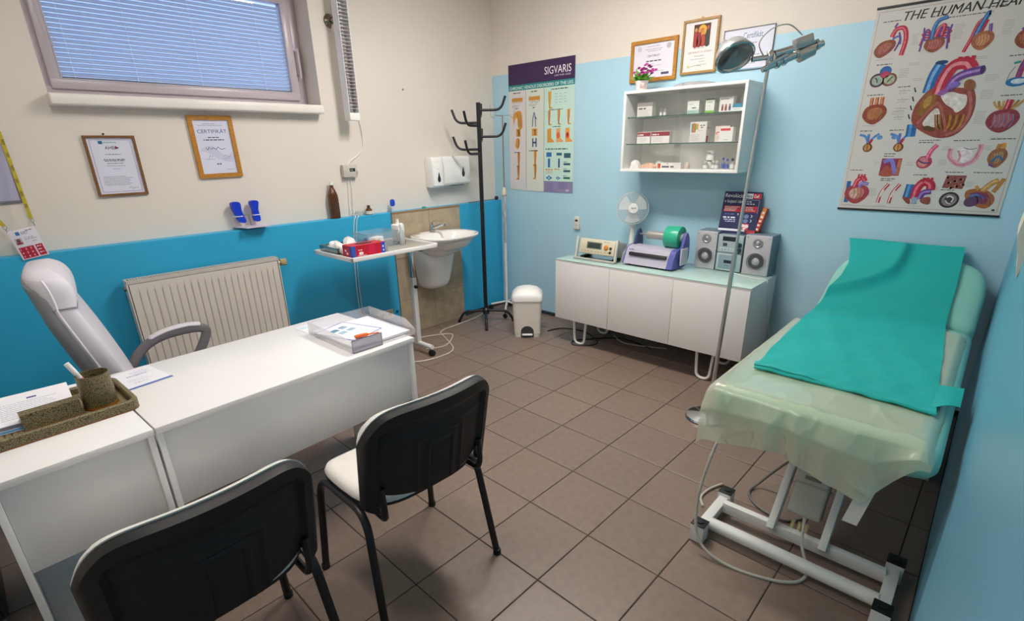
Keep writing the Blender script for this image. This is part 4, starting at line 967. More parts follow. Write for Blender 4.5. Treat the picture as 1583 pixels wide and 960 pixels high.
for x in (.04, .245):   # skin-section strips
    s.at(1).rect(x, x+.13, PH-.30, PH-.272, '#C98B36')
    for k in range(7): s.at(2).poly([(x+.004+k*.0185, PH-.30), (x+.016+k*.0185, PH-.30), (x+.010+k*.0185, PH-.318)], '#C98B36')
    s.at(1).fine(x, x+.12, PH-.335, .004, GREY, 3); s.at(1).fine(x, x+.1, PH-.345, .004, GREY, 4)
s.at(1).stroke([(.265, PH-.325), (.30, PH-.315), (.34, PH-.322), (.375, PH-.305)], .004, '#7D86B8', 4); s.at(1).fine(.29, .33, PH-.362, .007, INK, 9)
s.at(1).fine(.08, .125, PH-.36, .007, INK, 12)
s.at(1).poly([(.055, PH-.405), (.15, PH-.385), (.165, PH-.52), (.115, PH-.525), (.10, PH-.44), (.072, PH-.46), (.062, PH-.50)], ORA, 3); s.stroke([(.10, PH-.40), (.12, PH-.45), (.135, PH-.51)], .008, '#5C7A3A', 4); s.stroke([(.13, PH-.40), (.145, PH-.46), (.148, PH-.51)], .005, NAV, 4)
s.at(1).rect(.088, .142, PH-.598, PH-.532, ORA); s.stroke([(.108, PH-.535), (.116, PH-.565), (.112, PH-.595)], .010, '#2C5C3C', 3); s.stroke([(.128, PH-.535), (.124, PH-.56), (.13, PH-.595)], .007, '#50341C', 3)
s.at(1).poly([(.092, PH-.615), (.125, PH-.615), (.128, PH-.66), (.115, PH-.70), (.10, PH-.705), (.075, PH-.68), (.08, PH-.655)], ORA, 3); s.stroke([(.118, PH-.62), (.12, PH-.65), (.112, PH-.69)], .007, '#50341C', 3)
s.at(1).fine(.06, .16, PH-.735, .008, '#566066', 5); leg_shape(s.at(1), .115, PH-.80, .13, ORA, '#7A4A1E', -1); leg_shape(s.at(1), .11, PH-.915, .125, OR2, ORA, -1)
# column two
s.at(1).stroke([(.285, PH-.52), (.292, PH-.46), (.303, PH-.41), (.312, PH-.40)], .009, NAV, 4); s.stroke([(.325, PH-.52), (.322, PH-.47), (.313, PH-.41)], .009, NAV, 4); s.stroke([(.318, PH-.435), (.338, PH-.46)], .007, NAV)
s.at(1).rect(.28, .343, PH-.595, PH-.535, ORA); s.stroke([(.305, PH-.54), (.318, PH-.565), (.312, PH-.59)], .008, '#5A3A22', 3); s.stroke([(.325, PH-.54), (.318, PH-.565), (.328, PH-.59)], .006, '#5A3A22', 3)
s.at(1).rect(.283, .297, PH-.69, PH-.615, NAV); s.at(1).rect(.322, .336, PH-.69, PH-.615, NAV); s.at(1).rect(.297, .322, PH-.660, PH-.645, NAV)
s.at(1).fine(.24, .39, PH-.722, .009, '#566066', 6); leg_shape(s.at(1), .318, PH-.785, .135, ORA, OR2, -1); leg_shape(s.at(1), .318, PH-.905, .13, ORA, '#6E4420', -1)
# column three
leg_shape(s.at(1), .485, PH-.315, .135, ORA, '#D0B83A', 1)
for i in range(4):
    for j in range(3): s.at(1).fine(.54+.05*j, .575+.05*j, PH-.27-.022*i, .004, '#7FA39A', i*3+j)
s.at(1).fine(.48, .65, PH-.392, .007, '#566066', 7)
for i, x in enumerate((.48, .585, .69)): leg_shape(s.at(1), x, PH-.455, .12, ORA, ('#7A5A86', '#7A5A86', '#8A5A2A')[i], 1)
s.at(1).fine(.52, .64, PH-.528, .007, '#566066', 8)
for i, x in enumerate((.482, .582, .682)):
    s.at(1).poly([(x-.022, PH-.545), (x+.022, PH-.54), (x+.022, PH-.62), (x+.055, PH-.645), (x+.05, PH-.655), (x-.022, PH-.655)], (ORA, '#E0A468', '#E2A050')[i]); 
    if i: s.ell(x, PH-.60, .018, .025, '#E0603A' if i == 1 else '#D8402A')
    if i == 2: s.ell(x, PH-.595, .007, .012, '#5A1A14')
s.at(1).fine(.44, .73, PH-.71, .009, '#3E5A58', 10)
s.at(1).rect(.45, .51, PH-.775, PH-.738, BLU); s.at(1).rect(.565, .625, PH-.765, PH-.742, '#2A6484'); s.at(1).rect(.648, .72, PH-.785, PH-.745, '#31606C')
s.at(1).rect(.468, .494, PH-.865, PH-.79, BLU); s.at(1).rect(.585, .603, PH-.865, PH-.79, NAV)
for k in range(3): s.at(1).rect(.645, .718, PH-.845-k*.058, PH-.828-k*.058, '#2E4A66' if k < 2 else '#1F6650'); s.at(1).fine(.645, .69, PH-.818-k*.058, .005, INK, k+20)
s.at(1).fine(.44, .53, PH-.882, .010, '#D8905A', 30); s.at(1).fine(.545, .63, PH-.880, .010, '#D8905A', 31)
for k in range(6): s.at(1).rect(.445+k*.014, .449+k*.014, PH-.92, PH-.888, '#C07A4A')
for x, r_ in ((.482, .022), (.585, .016)): s.at(1).ell(x, PH-.955, r_*1.7, r_*.45, '#2F74A8'); s.ell(x, PH-.955, r_*.8, r_*.9, '#2F74A8'); s.ell(x, PH-.955, r_*.35, r_*.4, '#BFE0E6')
s.at(2).para(.44, .56, .075, .003, 8, .009, '#5C5A86', 3); s.at(2).para(.59, .72, .078, .003, 6, .009, '#5C5A86', 4); s.at(2).ell(.69, .02, .022, .012, '#B9B2CC')
bend(s.build('leg_illustrations', t))

# anatomical heart chart
t = thing('heart_chart_poster', 'large white anatomical heart chart with black edge rails', 'poster', (2.940, -.0015, 1.168), 0)
HW, HH = .752, 1.074
mb = MB(); mb.box(0, HW, -.0025, -.0005, .004, HH-.004); mb.build('sheet', M('#CFCBC6', .32, nv=.01), t, smooth=0)
mb = MB(); mb.box(-.002, HW+.002, -.008, -.0003, HH-.008, HH+.004, .002); mb.build('top_rail', BLACKP, t)
mb = MB(); mb.box(-.002, HW+.002, -.008, -.0003, -.004, .007, .002); mb.build('bottom_rail', BLACKP, t)
s = Sheet(-.0026); s.frame(.014, HW-.014, .022, HH-.022, .0018, '#A07C78'); s.build('border_line', t)
s = Sheet(-.0026, .0001)
for dx in (0, .0016): s.text('THE HUMAN HEART', HW/2+.02+dx, HH-.078, .062, '#23201F', 'c', shear=.25, width=.53)
s.at(1).fine(.30, .52, HH-.092, .004, '#55504E', 1, 'c'); s.build('title_lettering', t)
RED, DRD, PNK, BLH, PUR, BRN, TAN, CRN = '#B01E38', '#7A1026', '#D4788E', '#1F5E9E', '#6A3A8A', '#8C4A30', '#BE8A48', '#E6C8B4'
def pz(v): return HH-v
def vessels(s, pts, w, c, hi=None):
    s.stroke(pts, w, c, 5)
    if hi: s.stroke([(a-w*.12, b) for a, b in pts], w*.3, hi, 5)
def heart_body(s, cx, cz, w, h, c, c2, veins=None, lean=.2):
    P = lambda a, b: (cx+a*w+lean*b*w*.3, cz+b*h)
    s.poly([P(-.42, .35), P(-.1, .5), P(.3, .45), P(.5, .15), P(.42, -.2), P(.1, -.5), P(-.25, -.38), P(-.5, -.05)], c, 5)
    s.poly([P(-.28, .22), P(.05, .35), P(.3, .2), P(.25, -.1), P(.02, -.28), P(-.25, -.15)], c2, 5)
    for k in range(5): a = -.3+.14*k; s.stroke([P(a, .3), P(a+.08, .02), P(a+.02, -.28)], w*.025, veins or DRD, 4)
    s.k -= 4
def ill(name, fn): s = Sheet(-.0026, nv=.22); fn(s); s.build('heart_illustration', t)
def f1(s):
    vessels(s, [(.155, pz(.245)), (.162, pz(.17)), (.145, pz(.115)), (.11, pz(.115)), (.095, pz(.15))], .022, RED, '#D8687A'); heart_body(s, .070, pz(.205), .090, .085, BRN, '#B0683E', PUR, 1.2)
    vessels(s, [(.10, pz(.105)), (.11, pz(.085))], .010, PUR); vessels(s, [(.10, pz(.16)), (.13, pz(.15)), (.14, pz(.19))], .010, '#5A6ABA'); vessels(s, [(.125, pz(.13)), (.135, pz(.17)), (.12, pz(.22))], .008, PUR)
def f2(s):
    for sx in (-1, 1):
        for k in range(5): vessels(s, [(.292+sx*.015, pz(.17)), (.292+sx*.045, pz(.165-.012*k+.02)), (.292+sx*(.058+.004*(k % 2)), pz(.125+.028*k))], .008, (PUR, RED)[k % 2])
    heart_body(s, .292, pz(.212), .085, .07, BRN, '#A85E50', PNK); vessels(s, [(.277, pz(.185)), (.278, pz(.13)), (.29, pz(.10)), (.325, pz(.088))], .018, BLH, '#5C98CC'); vessels(s, [(.29, pz(.175)), (.30, pz(.135)), (.32, pz(.125)), (.315, pz(.17))], .016, RED, '#E08090'); vessels(s, [(.31, pz(.13)), (.305, pz(.18))], .010, PUR)
def f3(s):
    vessels(s, [(.423, pz(.262)), (.442, pz(.20)), (.455, pz(.14)), (.478, pz(.115))], .016, RED, '#D86072'); vessels(s, [(.455, pz(.20)), (.468, pz(.15)), (.485, pz(.10)), (.49, pz(.095))], .022, BLH, '#5C98CC'); vessels(s, [(.475, pz(.18)), (.49, pz(.125))], .012, RED); heart_body(s, .488, pz(.218), .085, .085, '#A0603C', '#C89060', '#8A4A5A'); vessels(s, [(.505, pz(.145)), (.51, pz(.18))], .014, PUR, '#9A78BA')
def f4(s): heart_body(s, .655, pz(.23), .085, .085, BRN, '#B06A4A'); vessels(s, [(.63, pz(.19)), (.66, pz(.17)), (.69, pz(.19))], .014, PUR); vessels(s, [(.66, pz(.18)), (.67, pz(.14))], .014, RED)
def f5(s):
    s.ell(.068, pz(.362), .036, .036, '#4E3A4E'); s.at(1).ell(.125, pz(.362), .036, .034, '#7E4A3E'); s.at(2).ell(.068, pz(.362), .026, .025, '#9FB0A0'); s.at(2).ell(.126, pz(.362), .026, .024, '#A8AE96'); s.at(1).ell(.10, pz(.318), .028, .026, BLH); s.at(2).ell(.10, pz(.335), .022, .018, '#B03A58')
    s.at(4).stroke([(.055, pz(.348)), (.066, pz(.358)), (.07, pz(.376))], .005, '#22302A', 3); s.at(4).stroke([(.14, pz(.348)), (.128, pz(.36)), (.118, pz(.375))], .005, '#22302A', 3)
def f6(s): 
    for x in (.065, .09, .115): vessels(s, [(x, pz(.50)), (x-.002, pz(.45))], .018, '#A85A30', '#D89060')
    heart_body(s, .088, pz(.54), .115, .105, '#8E3C26', '#B4683E', '#6E7A4A')
def f7(s):
    C = (.40, pz(.50))
    vessels(s, [(.315, pz(.445)), (.325, pz(.36)), (.345, pz(.305))], .050, BLH, '#6FA8D8'); s.ell(.345, pz(.300), .027, .010, '#0E3C6E'); vessels(s, [(.280, pz(.60)), (.283, pz(.665))], .045, BLH, '#4F90C8')
    s.poly([(.29, pz(.47)), (.325, pz(.425)), (.38, pz(.42)), (.45, pz(.43)), (.505, pz(.44)), (.53, pz(.52)), (.52, pz(.60)), (.48, pz(.66)), (.41, pz(.675)), (.33, pz(.64)), (.275, pz(.59)), (.27, pz(.52))], '#8E4238', 6)
    s.poly([(.30, pz(.475)), (.33, pz(.44)), (.36, pz(.45)), (.345, pz(.52)), (.31, pz(.56)), (.285, pz(.54))], '#8A5C26', 5); s.poly([(.31, pz(.48)), (.335, pz(.46)), (.34, pz(.50)), (.315, pz(.52))], '#B08540', 5)
    s.poly([(.375, pz(.455)), (.42, pz(.448)), (.455, pz(.46)), (.485, pz(.47)), (.49, pz(.52)), (.46, pz(.55)), (.44, pz(.53)), (.40, pz(.50))], '#D9D2CC', 5); s.poly([(.325, pz(.60)), (.36, pz(.53)), (.385, pz(.535)), (.40, pz(.60)), (.37, pz(.62))], '#D4CDC6', 5)
    for k in range(6): s.at(12).stroke([(.425+.014*k, pz(.56)), (.43+.012*k, pz(.61)), (.42+.012*k, pz(.635))], .010, ('#7A3E10', '#B07828')[k % 2], 4)
    for k in range(4): s.at(12).stroke([(.372+.010*k, pz(.555)), (.385+.010*k, pz(.61)), (.40+.008*k, pz(.63))], .008, ('#9A6420', '#5A3010')[k % 2], 4)
    s.at(13).poly([(.33, pz(.625)), (.35, pz(.61)), (.39, pz(.63)), (.37, pz(.64))], '#5A3A18', 4); s.at(13).stroke([(.30, pz(.60)), (.345, pz(.525)), (.375, pz(.50)), (.41, pz(.57)), (.435, pz(.645))], .012, '#A85A50', 6)
    s.at(13).stroke([(.49, pz(.45)), (.515, pz(.53)), (.50, pz(.62)), (.44, pz(.662))], .014, '#A8605A', 6)
    vessels(s.at(14), [(.362, pz(.455)), (.372, pz(.38)), (.40, pz(.322)), (.45, pz(.315)), (.478, pz(.345))], .056, RED, '#E08898'); 
    for x in (.415, .442, .468): vessels(s.at(13), [(x, pz(.32)), (x+.003, pz(.282))], .018, RED)
    vessels(s.at(17), [(.40, pz(.44)), (.418, pz(.39)), (.455, pz(.365)), (.52, pz(.352))], .040, PUR, '#A484C4'); s.ell(.521, pz(.352), .010, .020, '#3E1A5A'); s.ell(.420, pz(.415), .026, .015, '#7A66B8', .3); s.ell(.382, pz(.445), .024, .014, '#8E5AA0', .5); s.ell(.485, pz(.42), .022, .030, '#8E5438', .5)
def f8(s):
    for k in range(7): vessels(s, [(.655, pz(.56)), (.615+.013*k, pz(.53)), (.60+.019*k, pz(.505))], .010, ('#B89050', '#A87840')[k % 2])
    vessels(s, [(.655, pz(.57)), (.662, pz(.50))], .026, RED, '#E0788A'); heart_body(s, .652, pz(.60), .125, .11, '#8C3440', '#A85A5A', '#6A86C0')
def f9(x0):
    def g(s): vessels(s, [(x0-.052, pz(.648)), (x0-.02, pz(.66)), (x0, pz(.70))], .013, '#4E86C4'); vessels(s, [(x0, pz(.70)), (x0+.02, pz(.665)), (x0+.045, pz(.645))], .012, '#4E86C4'); vessels(s, [(x0-.006, pz(.645)), (x0-.004, pz(.70))], .014, '#5A74B8'); s.ell(x0+(.05 if x0 < .15 else -.03), pz(.665), .014, .012, '#5C8EC4'); vessels(s, [(x0+.004, pz(.70)), (x0+.015, pz(.675))], .014, RED); s.ell(x0, pz(.72), .024, .024, '#6A3A1E'); s.ell(x0-.002, pz(.72), .016, .018, '#C08A4A'); s.stroke([(x0-.002, pz(.705)), (x0, pz(.738))], .004, '#6A2A1E')
    return g
def f11(s): s.rect(.175, .272, pz(.875), pz(.780), '#8C3050'); s.poly([(.18, pz(.875)), (.20, pz(.82)), (.235, pz(.84)), (.245, pz(.875))], '#A8503E', 4); s.stroke([(.185, pz(.80)), (.22, pz(.79)), (.24, pz(.83)), (.255, pz(.865))], .020, '#7A7AC8', 5); s.stroke([(.262, pz(.785)), (.262, pz(.87))], .014, '#B86A4A')
def f12(s): s.ell(.375, pz(.80), .045, .040, '#D8CCC8'); s.ell(.375, pz(.80), .036, .034, '#A83848'); s.ell(.37, pz(.80), .024, .026, '#D07A84'); s.stroke([(.345, pz(.79)), (.375, pz(.805)), (.405, pz(.80))], .008, '#4A3A6A', 4); s.stroke([(.35, pz(.80)), (.38, pz(.82))], .005, '#C8A860', 4); vessels(s, [(.385, pz(.78)), (.395, pz(.74)), (.415, pz(.71))], .020, '#D04878', '#E890AC')
def f13(s): vessels(s, [(.478, pz(.73)), (.48, pz(.77)), (.505, pz(.80)), (.545, pz(.815)), (.585, pz(.79)), (.60, pz(.74)), (.597, pz(.71))], .022, '#D49AAA', '#C87A92'); s.poly([(.505, pz(.73)), (.55, pz(.725)), (.575, pz(.76)), (.555, pz(.80)), (.525, pz(.79))], '#E2D4D6', 5); s.stroke([(.51, pz(.74)), (.525, pz(.77)), (.52, pz(.80))], .010, '#D08CA0', 4); s.stroke([(.53, pz(.725)), (.56, pz(.735)), (.585, pz(.728))], .003, '#4A4A5A', 4)
def f14(s): vessels(s, [(.668, pz(.745)), (.672, pz(.71))], .018, '#B87830'); vessels(s, [(.690, pz(.745)), (.688, pz(.705))], .018, '#C88A3E'); heart_body(s, .676, pz(.78), .075, .095, '#9A6038', '#B08458', '#2A4A6A'); s.stroke([(.655, pz(.80)), (.68, pz(.77)), (.70, pz(.79))], .010, '#3A6A9A', 4); s.stroke([(.65, pz(.81)), (.67, pz(.82))], .010, PUR, 4)
def f15(s): vessels(s, [(.035, pz(1.035)), (.032, pz(.91))], .022, BLH); heart_body(s, .083, pz(.985), .125, .11, '#A03A44', '#C07A6A', '#8A2A3A'); s.ell(.07, pz(.98), .026, .030, '#CFA898'); vessels(s, [(.065, pz(.945)), (.075, pz(.905)), (.10, pz(.89)), (.115, pz(.91))], .026, '#C02848', '#E07A8C'); vessels(s, [(.09, pz(.945)), (.10, pz(.92)), (.135, pz(.925))], .018, '#7868B8', '#A898D0'); [vessels(s, [(x, pz(.895)), (x+.002, pz(.868))], .009, '#C02848') for x in (.075, .09, .105)]
def f16(s):
    for x in (.20, .255): vessels(s, [(x, pz(1.03)), (x+.008, pz(.97)), (x+.035, pz(.92))], .018, '#B0303C', '#E4D0CC'); s.stroke([(x+.003, pz(.995)), (x+.015, pz(.955))], .012, '#D8CFC0')
def f17(s): vessels(s, [(.335, pz(1.0)), (.34, pz(.92))], .040, BLH, '#5C98CC'); vessels(s, [(.37, pz(1.0)), (.375, pz(.94)), (.40, pz(.905)), (.43, pz(.92)), (.435, pz(.95))], .042, RED, '#DC6A7E'); [vessels(s, [(x, pz(.905)), (x, pz(.882))], .012, RED) for x in (.395, .412, .430)]; vessels(s, [(.395, pz(1.0)), (.405, pz(.965)), (.44, pz(.955))], .030, PUR, '#9A80C0'); s.poly([(.315, pz(.99)), (.35, pz(1.0)), (.355, pz(1.03)), (.33, pz(1.015))], '#8C3A30', 3); s.poly([(.40, pz(1.0)), (.44, pz(.985)), (.445, pz(1.025)), (.41, pz(1.02))], '#8C4A3A', 3); s.rect(.36, .385, pz(1.025), pz(.99), '#9AA8C0')
def f18(s): s.poly([(.483, pz(.935)), (.492, pz(.868)), (.576, pz(.868)), (.572, pz(.938))], '#8A4A44'); [s.at(2).ell(.49+.012*k % .08+.004, pz(.88+.009*(k*3 % 7)), .007, .006, ('#C8A89A', '#6A2A2A')[k % 2]) for k in range(14)]
def f19(s): s.ell(.528, pz(.998), .044, .043, '#3A2A2E', .5); s.ell(.528, pz(.998), .033, .032, '#8A7A80', .5); s.ell(.530, pz(.996), .022, .022, '#3E3236'); s.stroke([(.515, pz(.985)), (.53, pz(.978)), (.545, pz(.99)), (.54, pz(1.01))], .007, '#D8D0D0', 4); s.stroke([(.512, pz(1.0)), (.525, pz(1.015)), (.54, pz(1.018))], .006, '#C8C0C0', 4)
def f20(s): heart_body(s, .655, pz(.985), .12, .10, '#A0602E', '#8A3A4A', '#4A3A7A', -1.2); s.ell(.625, pz(1.0), .034, .028, '#5A3A5E', .6); s.stroke([(.61, pz(.975)), (.64, pz(.965)), (.67, pz(.985))], .010, '#4A6AAA', 4); vessels(s, [(.655, pz(.945)), (.685, pz(.905)), (.71, pz(.89))], .026, TAN, '#D8B070'); vessels(s, [(.70, pz(.95)), (.722, pz(.90)), (.728, pz(.88))], .018, '#B07838'); vessels(s, [(.64, pz(.94)), (.625, pz(.92))], .014, TAN)
def f21(s): s.ell(.665, pz(.42), .042, .022, '#1E6FA8'); s.ell(.67, pz(.418), .028, .012, '#CFDCE4'); vessels(s, [(.665, pz(.40)), (.67, pz(.35)), (.68, pz(.32))], .024, '#A03048', '#6A4A9A'); s.stroke([(.635, pz(.335)), (.66, pz(.33))], .010, '#2E9088'); s.stroke([(.625, pz(.42)), (.63, pz(.38)), (.645, pz(.35))], .002, '#303040', 4)
for fn in (f1, f2, f3, f4, f5, f6, f7, f8, f9(.090), f9(.240), f11, f12, f13, f14, f15, f16, f17, f18, f19, f20, f21): ill('', fn)
s = Sheet(-.0026, .0001)
for k in range(4):
    x, z = .235-.006*0, pz(.425+.045*k); s.at(1).stroke([(.252, z+.012), (.256, z), (.262, z-.012)], .006, '#23201F', 3)
    s.at(1).stroke([(.185, z), (.20, z), (.205, z+.008), (.209, z-.006), (.213, z), (.235, z)], .0018, '#4A4644'); s.at(1).fine(.185, .235, z-.012, .0022, GREY, k)
caps = [(.04, .14, .072), (.25, .34, .078), (.45, .56, .070), (.05, .14, .283), (.175, .24, .405), (.035, .13, .437), (.62, .71, .48), (.035, .11, .628), (.18, .27, .628), (.18, .25, .755), (.18, .25, .768), (.33, .44, .686), (.33, .42, .697), (.48, .60, .690), (.63, .735, .686), (.025, .11, .846), (.19, .27, .892), (.19, .27, .902), (.34, .42, .868), (.48, .58, .852), (.48, .57, .945), (.60, .73, .852), (.61, .70, .30)]
for k, (a, b, v) in enumerate(caps): s.at(1).fine(a, b, pz(v), .0042, '#3A3634', k)
notes = [(.19, .225, .15, 7), (.365, .41, .13, 9), (.555, .60, .14, 4), (.555, .60, .175, 4), (.165, .22, .315, 6), (.54, .60, .38, 4), (.54, .60, .45, 6), (.54, .59, .55, 8), (.20, .26, .29, 2), (.235, .30, .37, 2), (.17, .25, .53, 3), (.295, .335, .80, 3), (.44, .49, .72, 3), (.44, .48, .79, 4), (.60, .65, .72, 3), (.145, .19, .95, 6), (.445, .48, .93, 3), (.58, .62, .90, 4), (.575, .60, 1.0, 4), (.04, .12, .60, 1), (.04, .14, .258, 1), (.44, .54, .29, 2), (.62, .70, .68, 2), (.19, .26, 1.045, 1), (.345, .43, 1.04, 1), (.03, .08, 1.048, 1), (.14, .175, .80, 2)]
for k, (a, b, v, n) in enumerate(notes): s.at(1).para(a, b, pz(v), .0017, n, .008, '#8B8682', k+40)
s.at(1).ell(HW-.03, .032, .007, .006, '#3A3634'); s.build('captions', t)

# framed certificates above the cabinet
GOLD = wood('gold_frame_wood', '#A8701E', '#C48A34'); OAK = wood('oak_frame_wood', '#9A7238', '#B88E50')
def d_c1(s, a, b):
    s.ell(-a*.72, b*.72, .018, .018, '#C9C4CC'); s.at(1).ell(a*.72, b*.75, .018, .018, '#B8B4BC'); s.at(1).fine(-a*.4, a*.4, b*.82, .0035, GREY, 1, 'c'); s.fine(-a*.5, a*.5, b*.66, .0035, GREY, 2, 'c'); s.fine(-a*.45, a*.5, b*.56, .0035, GREY, 9, 'c')
    s.at(2).text('CERTIFIKÁT', 0, b*.22, .019, INK, 'c', width=a*.62, bold=.004); s.fine(-a*.45, a*.5, -b*.02, .007, '#2C2C36', 3, 'c'); s.fine(-a*.15, a*.1, -b*.2, .003, GREY, 4); s.fine(-a*.1, a*.6, -b*.3, .003, '#A898B8', 5); s.fine(a*.1, a*.6, -b*.62, .003, GREY, 6); s.rect(a*.42, a*.80, -b*.86, -b*.72, '#4A4C6C')
wall_frame('framed_certificate', 'landscape certificate in broad golden wood frame behind the flower pot', 1.402, 1.772, 2.001, 2.275, .024, GOLD, '#E2DEEA', d_c1, 'back', .018)
def d_c2(s, a, b):   # generic picture: robed figures before a golden disc
    s.rect(-a*.46, a*.58, b*.0, b*.88, '#4A2018'); s.ell(a*.08, b*.62, .030, .034, '#E0A828'); s.ell(a*.08, b*.62, .012, .016, '#C07030')
    for x, c, h in ((-a*.32, '#A03024', .08), (-a*.1, '#8A2C30', .075), (a*.14, '#B04028', .06), (a*.42, '#3A3430', .085)):
        s.at(4).poly([(x-.014, b*.02), (x+.016, b*.02), (x+.012, b*.02+h), (x, b*.02+h+.012), (x-.012, b*.02+h)], c, 3); s.ell(x, b*.02+h+.018, .010, .012, '#C89048' if x < a*.3 else '#B04838')
    s.at(1).fine(-a*.4, a*.5, -b*.06, .003, GREY, 1); s.at(2).text('CERTIFIKÁT O ÚČASTI', -a*.0, -b*.26, .015, '#8A5A62', 'c', width=a*1.5); s.fine(-a*.4, a*.4, -b*.38, .004, GREY, 2, 'c'); s.fine(-a*.65, a*.5, -b*.50, .003, GREY, 3, 'c'); s.fine(a*.05, a*.5, -b*.62, .003, GREY, 4); s.fine(-a*.1, a*.6, -b*.74, .003, GREY, 5); s.rect(-a*.72, -a*.55, -b*.84, -b*.74, '#C8C488'); s.stroke([(-a*.5, -b*.8), (-a*.2, -b*.76), (a*.2, -b*.8)], .002, INK, 3)
c2 = wall_frame('framed_certificate', 'portrait certificate with dark red picture in narrow oak frame', 1.806, 2.058, 2.020, 2.350, .014, OAK, '#E2E0DE', d_c2, 'back', .018)
mb = MB(); mb.box(-.008, .008, -.006, 0, .165, .178, .003); mb.build('hanger', M('#B08A4A', .3, .9), c2)
def d_c3(s, a, b):
    s.text('Certifikát', a*.18, b*.52, .048, '#3C7890', 'c', width=a*.78); s.at(1).fine(-a*.1, a*.5, b*.28, .005, GREY, 1); s.fine(a*.1, a*.4, -b*.05, .006, GREY, 2); s.fine(a*.0, a*.7, -b*.3, .004, GREY, 3); s.rect(-a, a, -b, -b*.93, '#8FB4CE'); s.fine(0, a*.6, -b*.7, .004, '#8AA8C0', 4)
t3 = wall_frame('certificate_plaque', 'unframed pale certificate board behind the chrome lamp head', 2.093, 2.412, 2.008, 2.252, .003, M('#4A4648', .4), '#DCDDEC', d_c3, 'back', .010)

# glazed wall cabinet
t = thing('wall_cabinet', 'white wall cabinet with sliding glass doors and glass shelves', 'cabinet', (1.958, -.001, 1.380), 0)
cw, cd, ch = .434, .280, .542
CAB = M('#F0EFEC', .3)
mb = MB(); mb.box(-cw, cw, -cd, -.001, ch-.018, ch, .0015); mb.build('top_panel', CAB, t)
mb = MB(); mb.box(-cw, cw, -cd, -.001, 0, .018, .0015); mb.build('bottom_panel', CAB, t)
for sx in (-1, 1): mb = MB(); mb.box(sx*cw-.018*(sx > 0), sx*cw+.018*(sx < 0), -cd, -.001, .018, ch-.018, .0015); mb.build('side_panel', CAB, t)
mb = MB(); mb.box(-cw+.018, cw-.018, -.008, -.001, .018, ch-.018); mb.build('back_panel', M('#EFECE6', .45), t, smooth=0)
GLS = film('cabinet_glass', '#DDE9E4', .97, .02, .035)
SH = M('#2E5E4E', .1)
for z in (.192, .372):
    mb = MB(); mb.box(-cw+.0185, cw-.0185, -.245, -.010, z-.006, z); g_ = mb.build('glass_shelf', film('shelf_glass', '#CFE2DA', .80, .03, .10), t, smooth=0)
    mb = MB(); mb.box(-cw+.0185, cw-.0185, -.2468, -.2452, z-.006, z); mb.build('polished_edge', SH, g_, smooth=0)
mb = MB(); mb.box(-cw+.019, .025, -.268, -.264, .0185, ch-.0185); mb.build('glass_door', GLS, t, smooth=0)
mb = MB(); mb.box(-.025, cw-.019, -.258, -.254, .0185, ch-.0185); mb.build('glass_door', GLS, t, smooth=0)
mb = MB(); mb.box(-cw+.0185, cw-.0185, -.275, -.250, .018, .024, .001); mb.build('door_track', M('#D8D6D2', .4), t)
CB0, CB1, CB2 = 1.3981+.001, 1.380+.192+.0003, 1.380+.372+.0003
def carton(label, x, y, z, w, d, h, col, draw=None, rz=0, cat='box', side=None, name='medicine_box'):
    t = thing(name, label, cat, (x, y, z), rz)
    mb = MB(); mb.box(-w/2, w/2, -d/2, d/2, 0, h, .0008, 1); mb.build('carton', M(col, .5), t, smooth=0)
    if draw: s = Sheet(-d/2-.0001, .0001); draw(s, w, h); s.build('print', t)
    return t
def d_gray(s, w, h): s.rect(-w/2, w/2, h*.74, h, '#8E8A88'); s.fine(-w*.40, w*.12, h*.58, .010, INK, 1); s.para(-w*.4, w*.4, h*.42, .0025, 4, .011, '#9A9794', 2)
carton('grey topped white medicine carton on the upper glass shelf', 1.660, -.185, CB2, .120, .06, .092, '#D5D1CC', d_gray)
def vial(label, x, y, z, r_, h, capc, lab='#E8E6E2', cat='vial'):
    t = thing('glass_ampoule', label, cat, (x, y, z)); mb = MB(); mb.lathe([(.001, 0), (r_, 0), (r_, h*.62), (r_*.5, h*.72), (r_*.5, h*.8), (0, h*.8)], 14); mb.build('body', film('clear_vial', '#E6EDF0', .55, .05, .25), t)
    mb = MB(); mb.lathe([(r_*.62, h*.8), (r_*.62, h), (0, h)], 12); mb.build('cap', M(capc, .4), t)
    mb = MB(); mb.lathe([(r_*1.02, h*.12), (r_*1.02, h*.5)], 14); mb.build('paper_label', M(lab, .6), t, fix=False); return t
vial('small glass ampoule with grey cap beside the grey topped carton', 1.765, -.17, CB2, .010, .045, '#8A8684'); vial('small glass ampoule with pale cap on the upper shelf', 1.792, -.165, CB2, .010, .047, '#B4AEAA')
carton('pale green lettered white carton on the upper shelf middle', 2.012, -.17, CB2, .082, .05, .082, '#E3E5DE', lambda s, w, h: (s.rect(-w/2, w/2, 0, h*.30, '#A8C6BC'), s.fine(-w*.1, w*.4, h*.46, .007, '#3A6A66', 6), s.para(-w*.4, w*.4, h*.2, .002, 2, .008, '#6A8A84', 3), s.fine(-w*.4, w*.1, h*.75, .003, GREY, 3)))
def d_grn(s, w, h): s.rect(-w/2, w/2, 0, h*.18, '#7CB83A'); s.rect(-w/2, w/2, h*.9, h, '#3E7A2E'); s.fine(-w*.3, w*.3, h*.75, .004, INK, 1); s.para(-w*.35, w*.35, h*.5, .002, 3, .01, GREY, 2)
carton('white carton with dark green top and bright green foot', 2.125, -.165, CB2, .060, .05, .088, '#E8EAE2', d_grn)
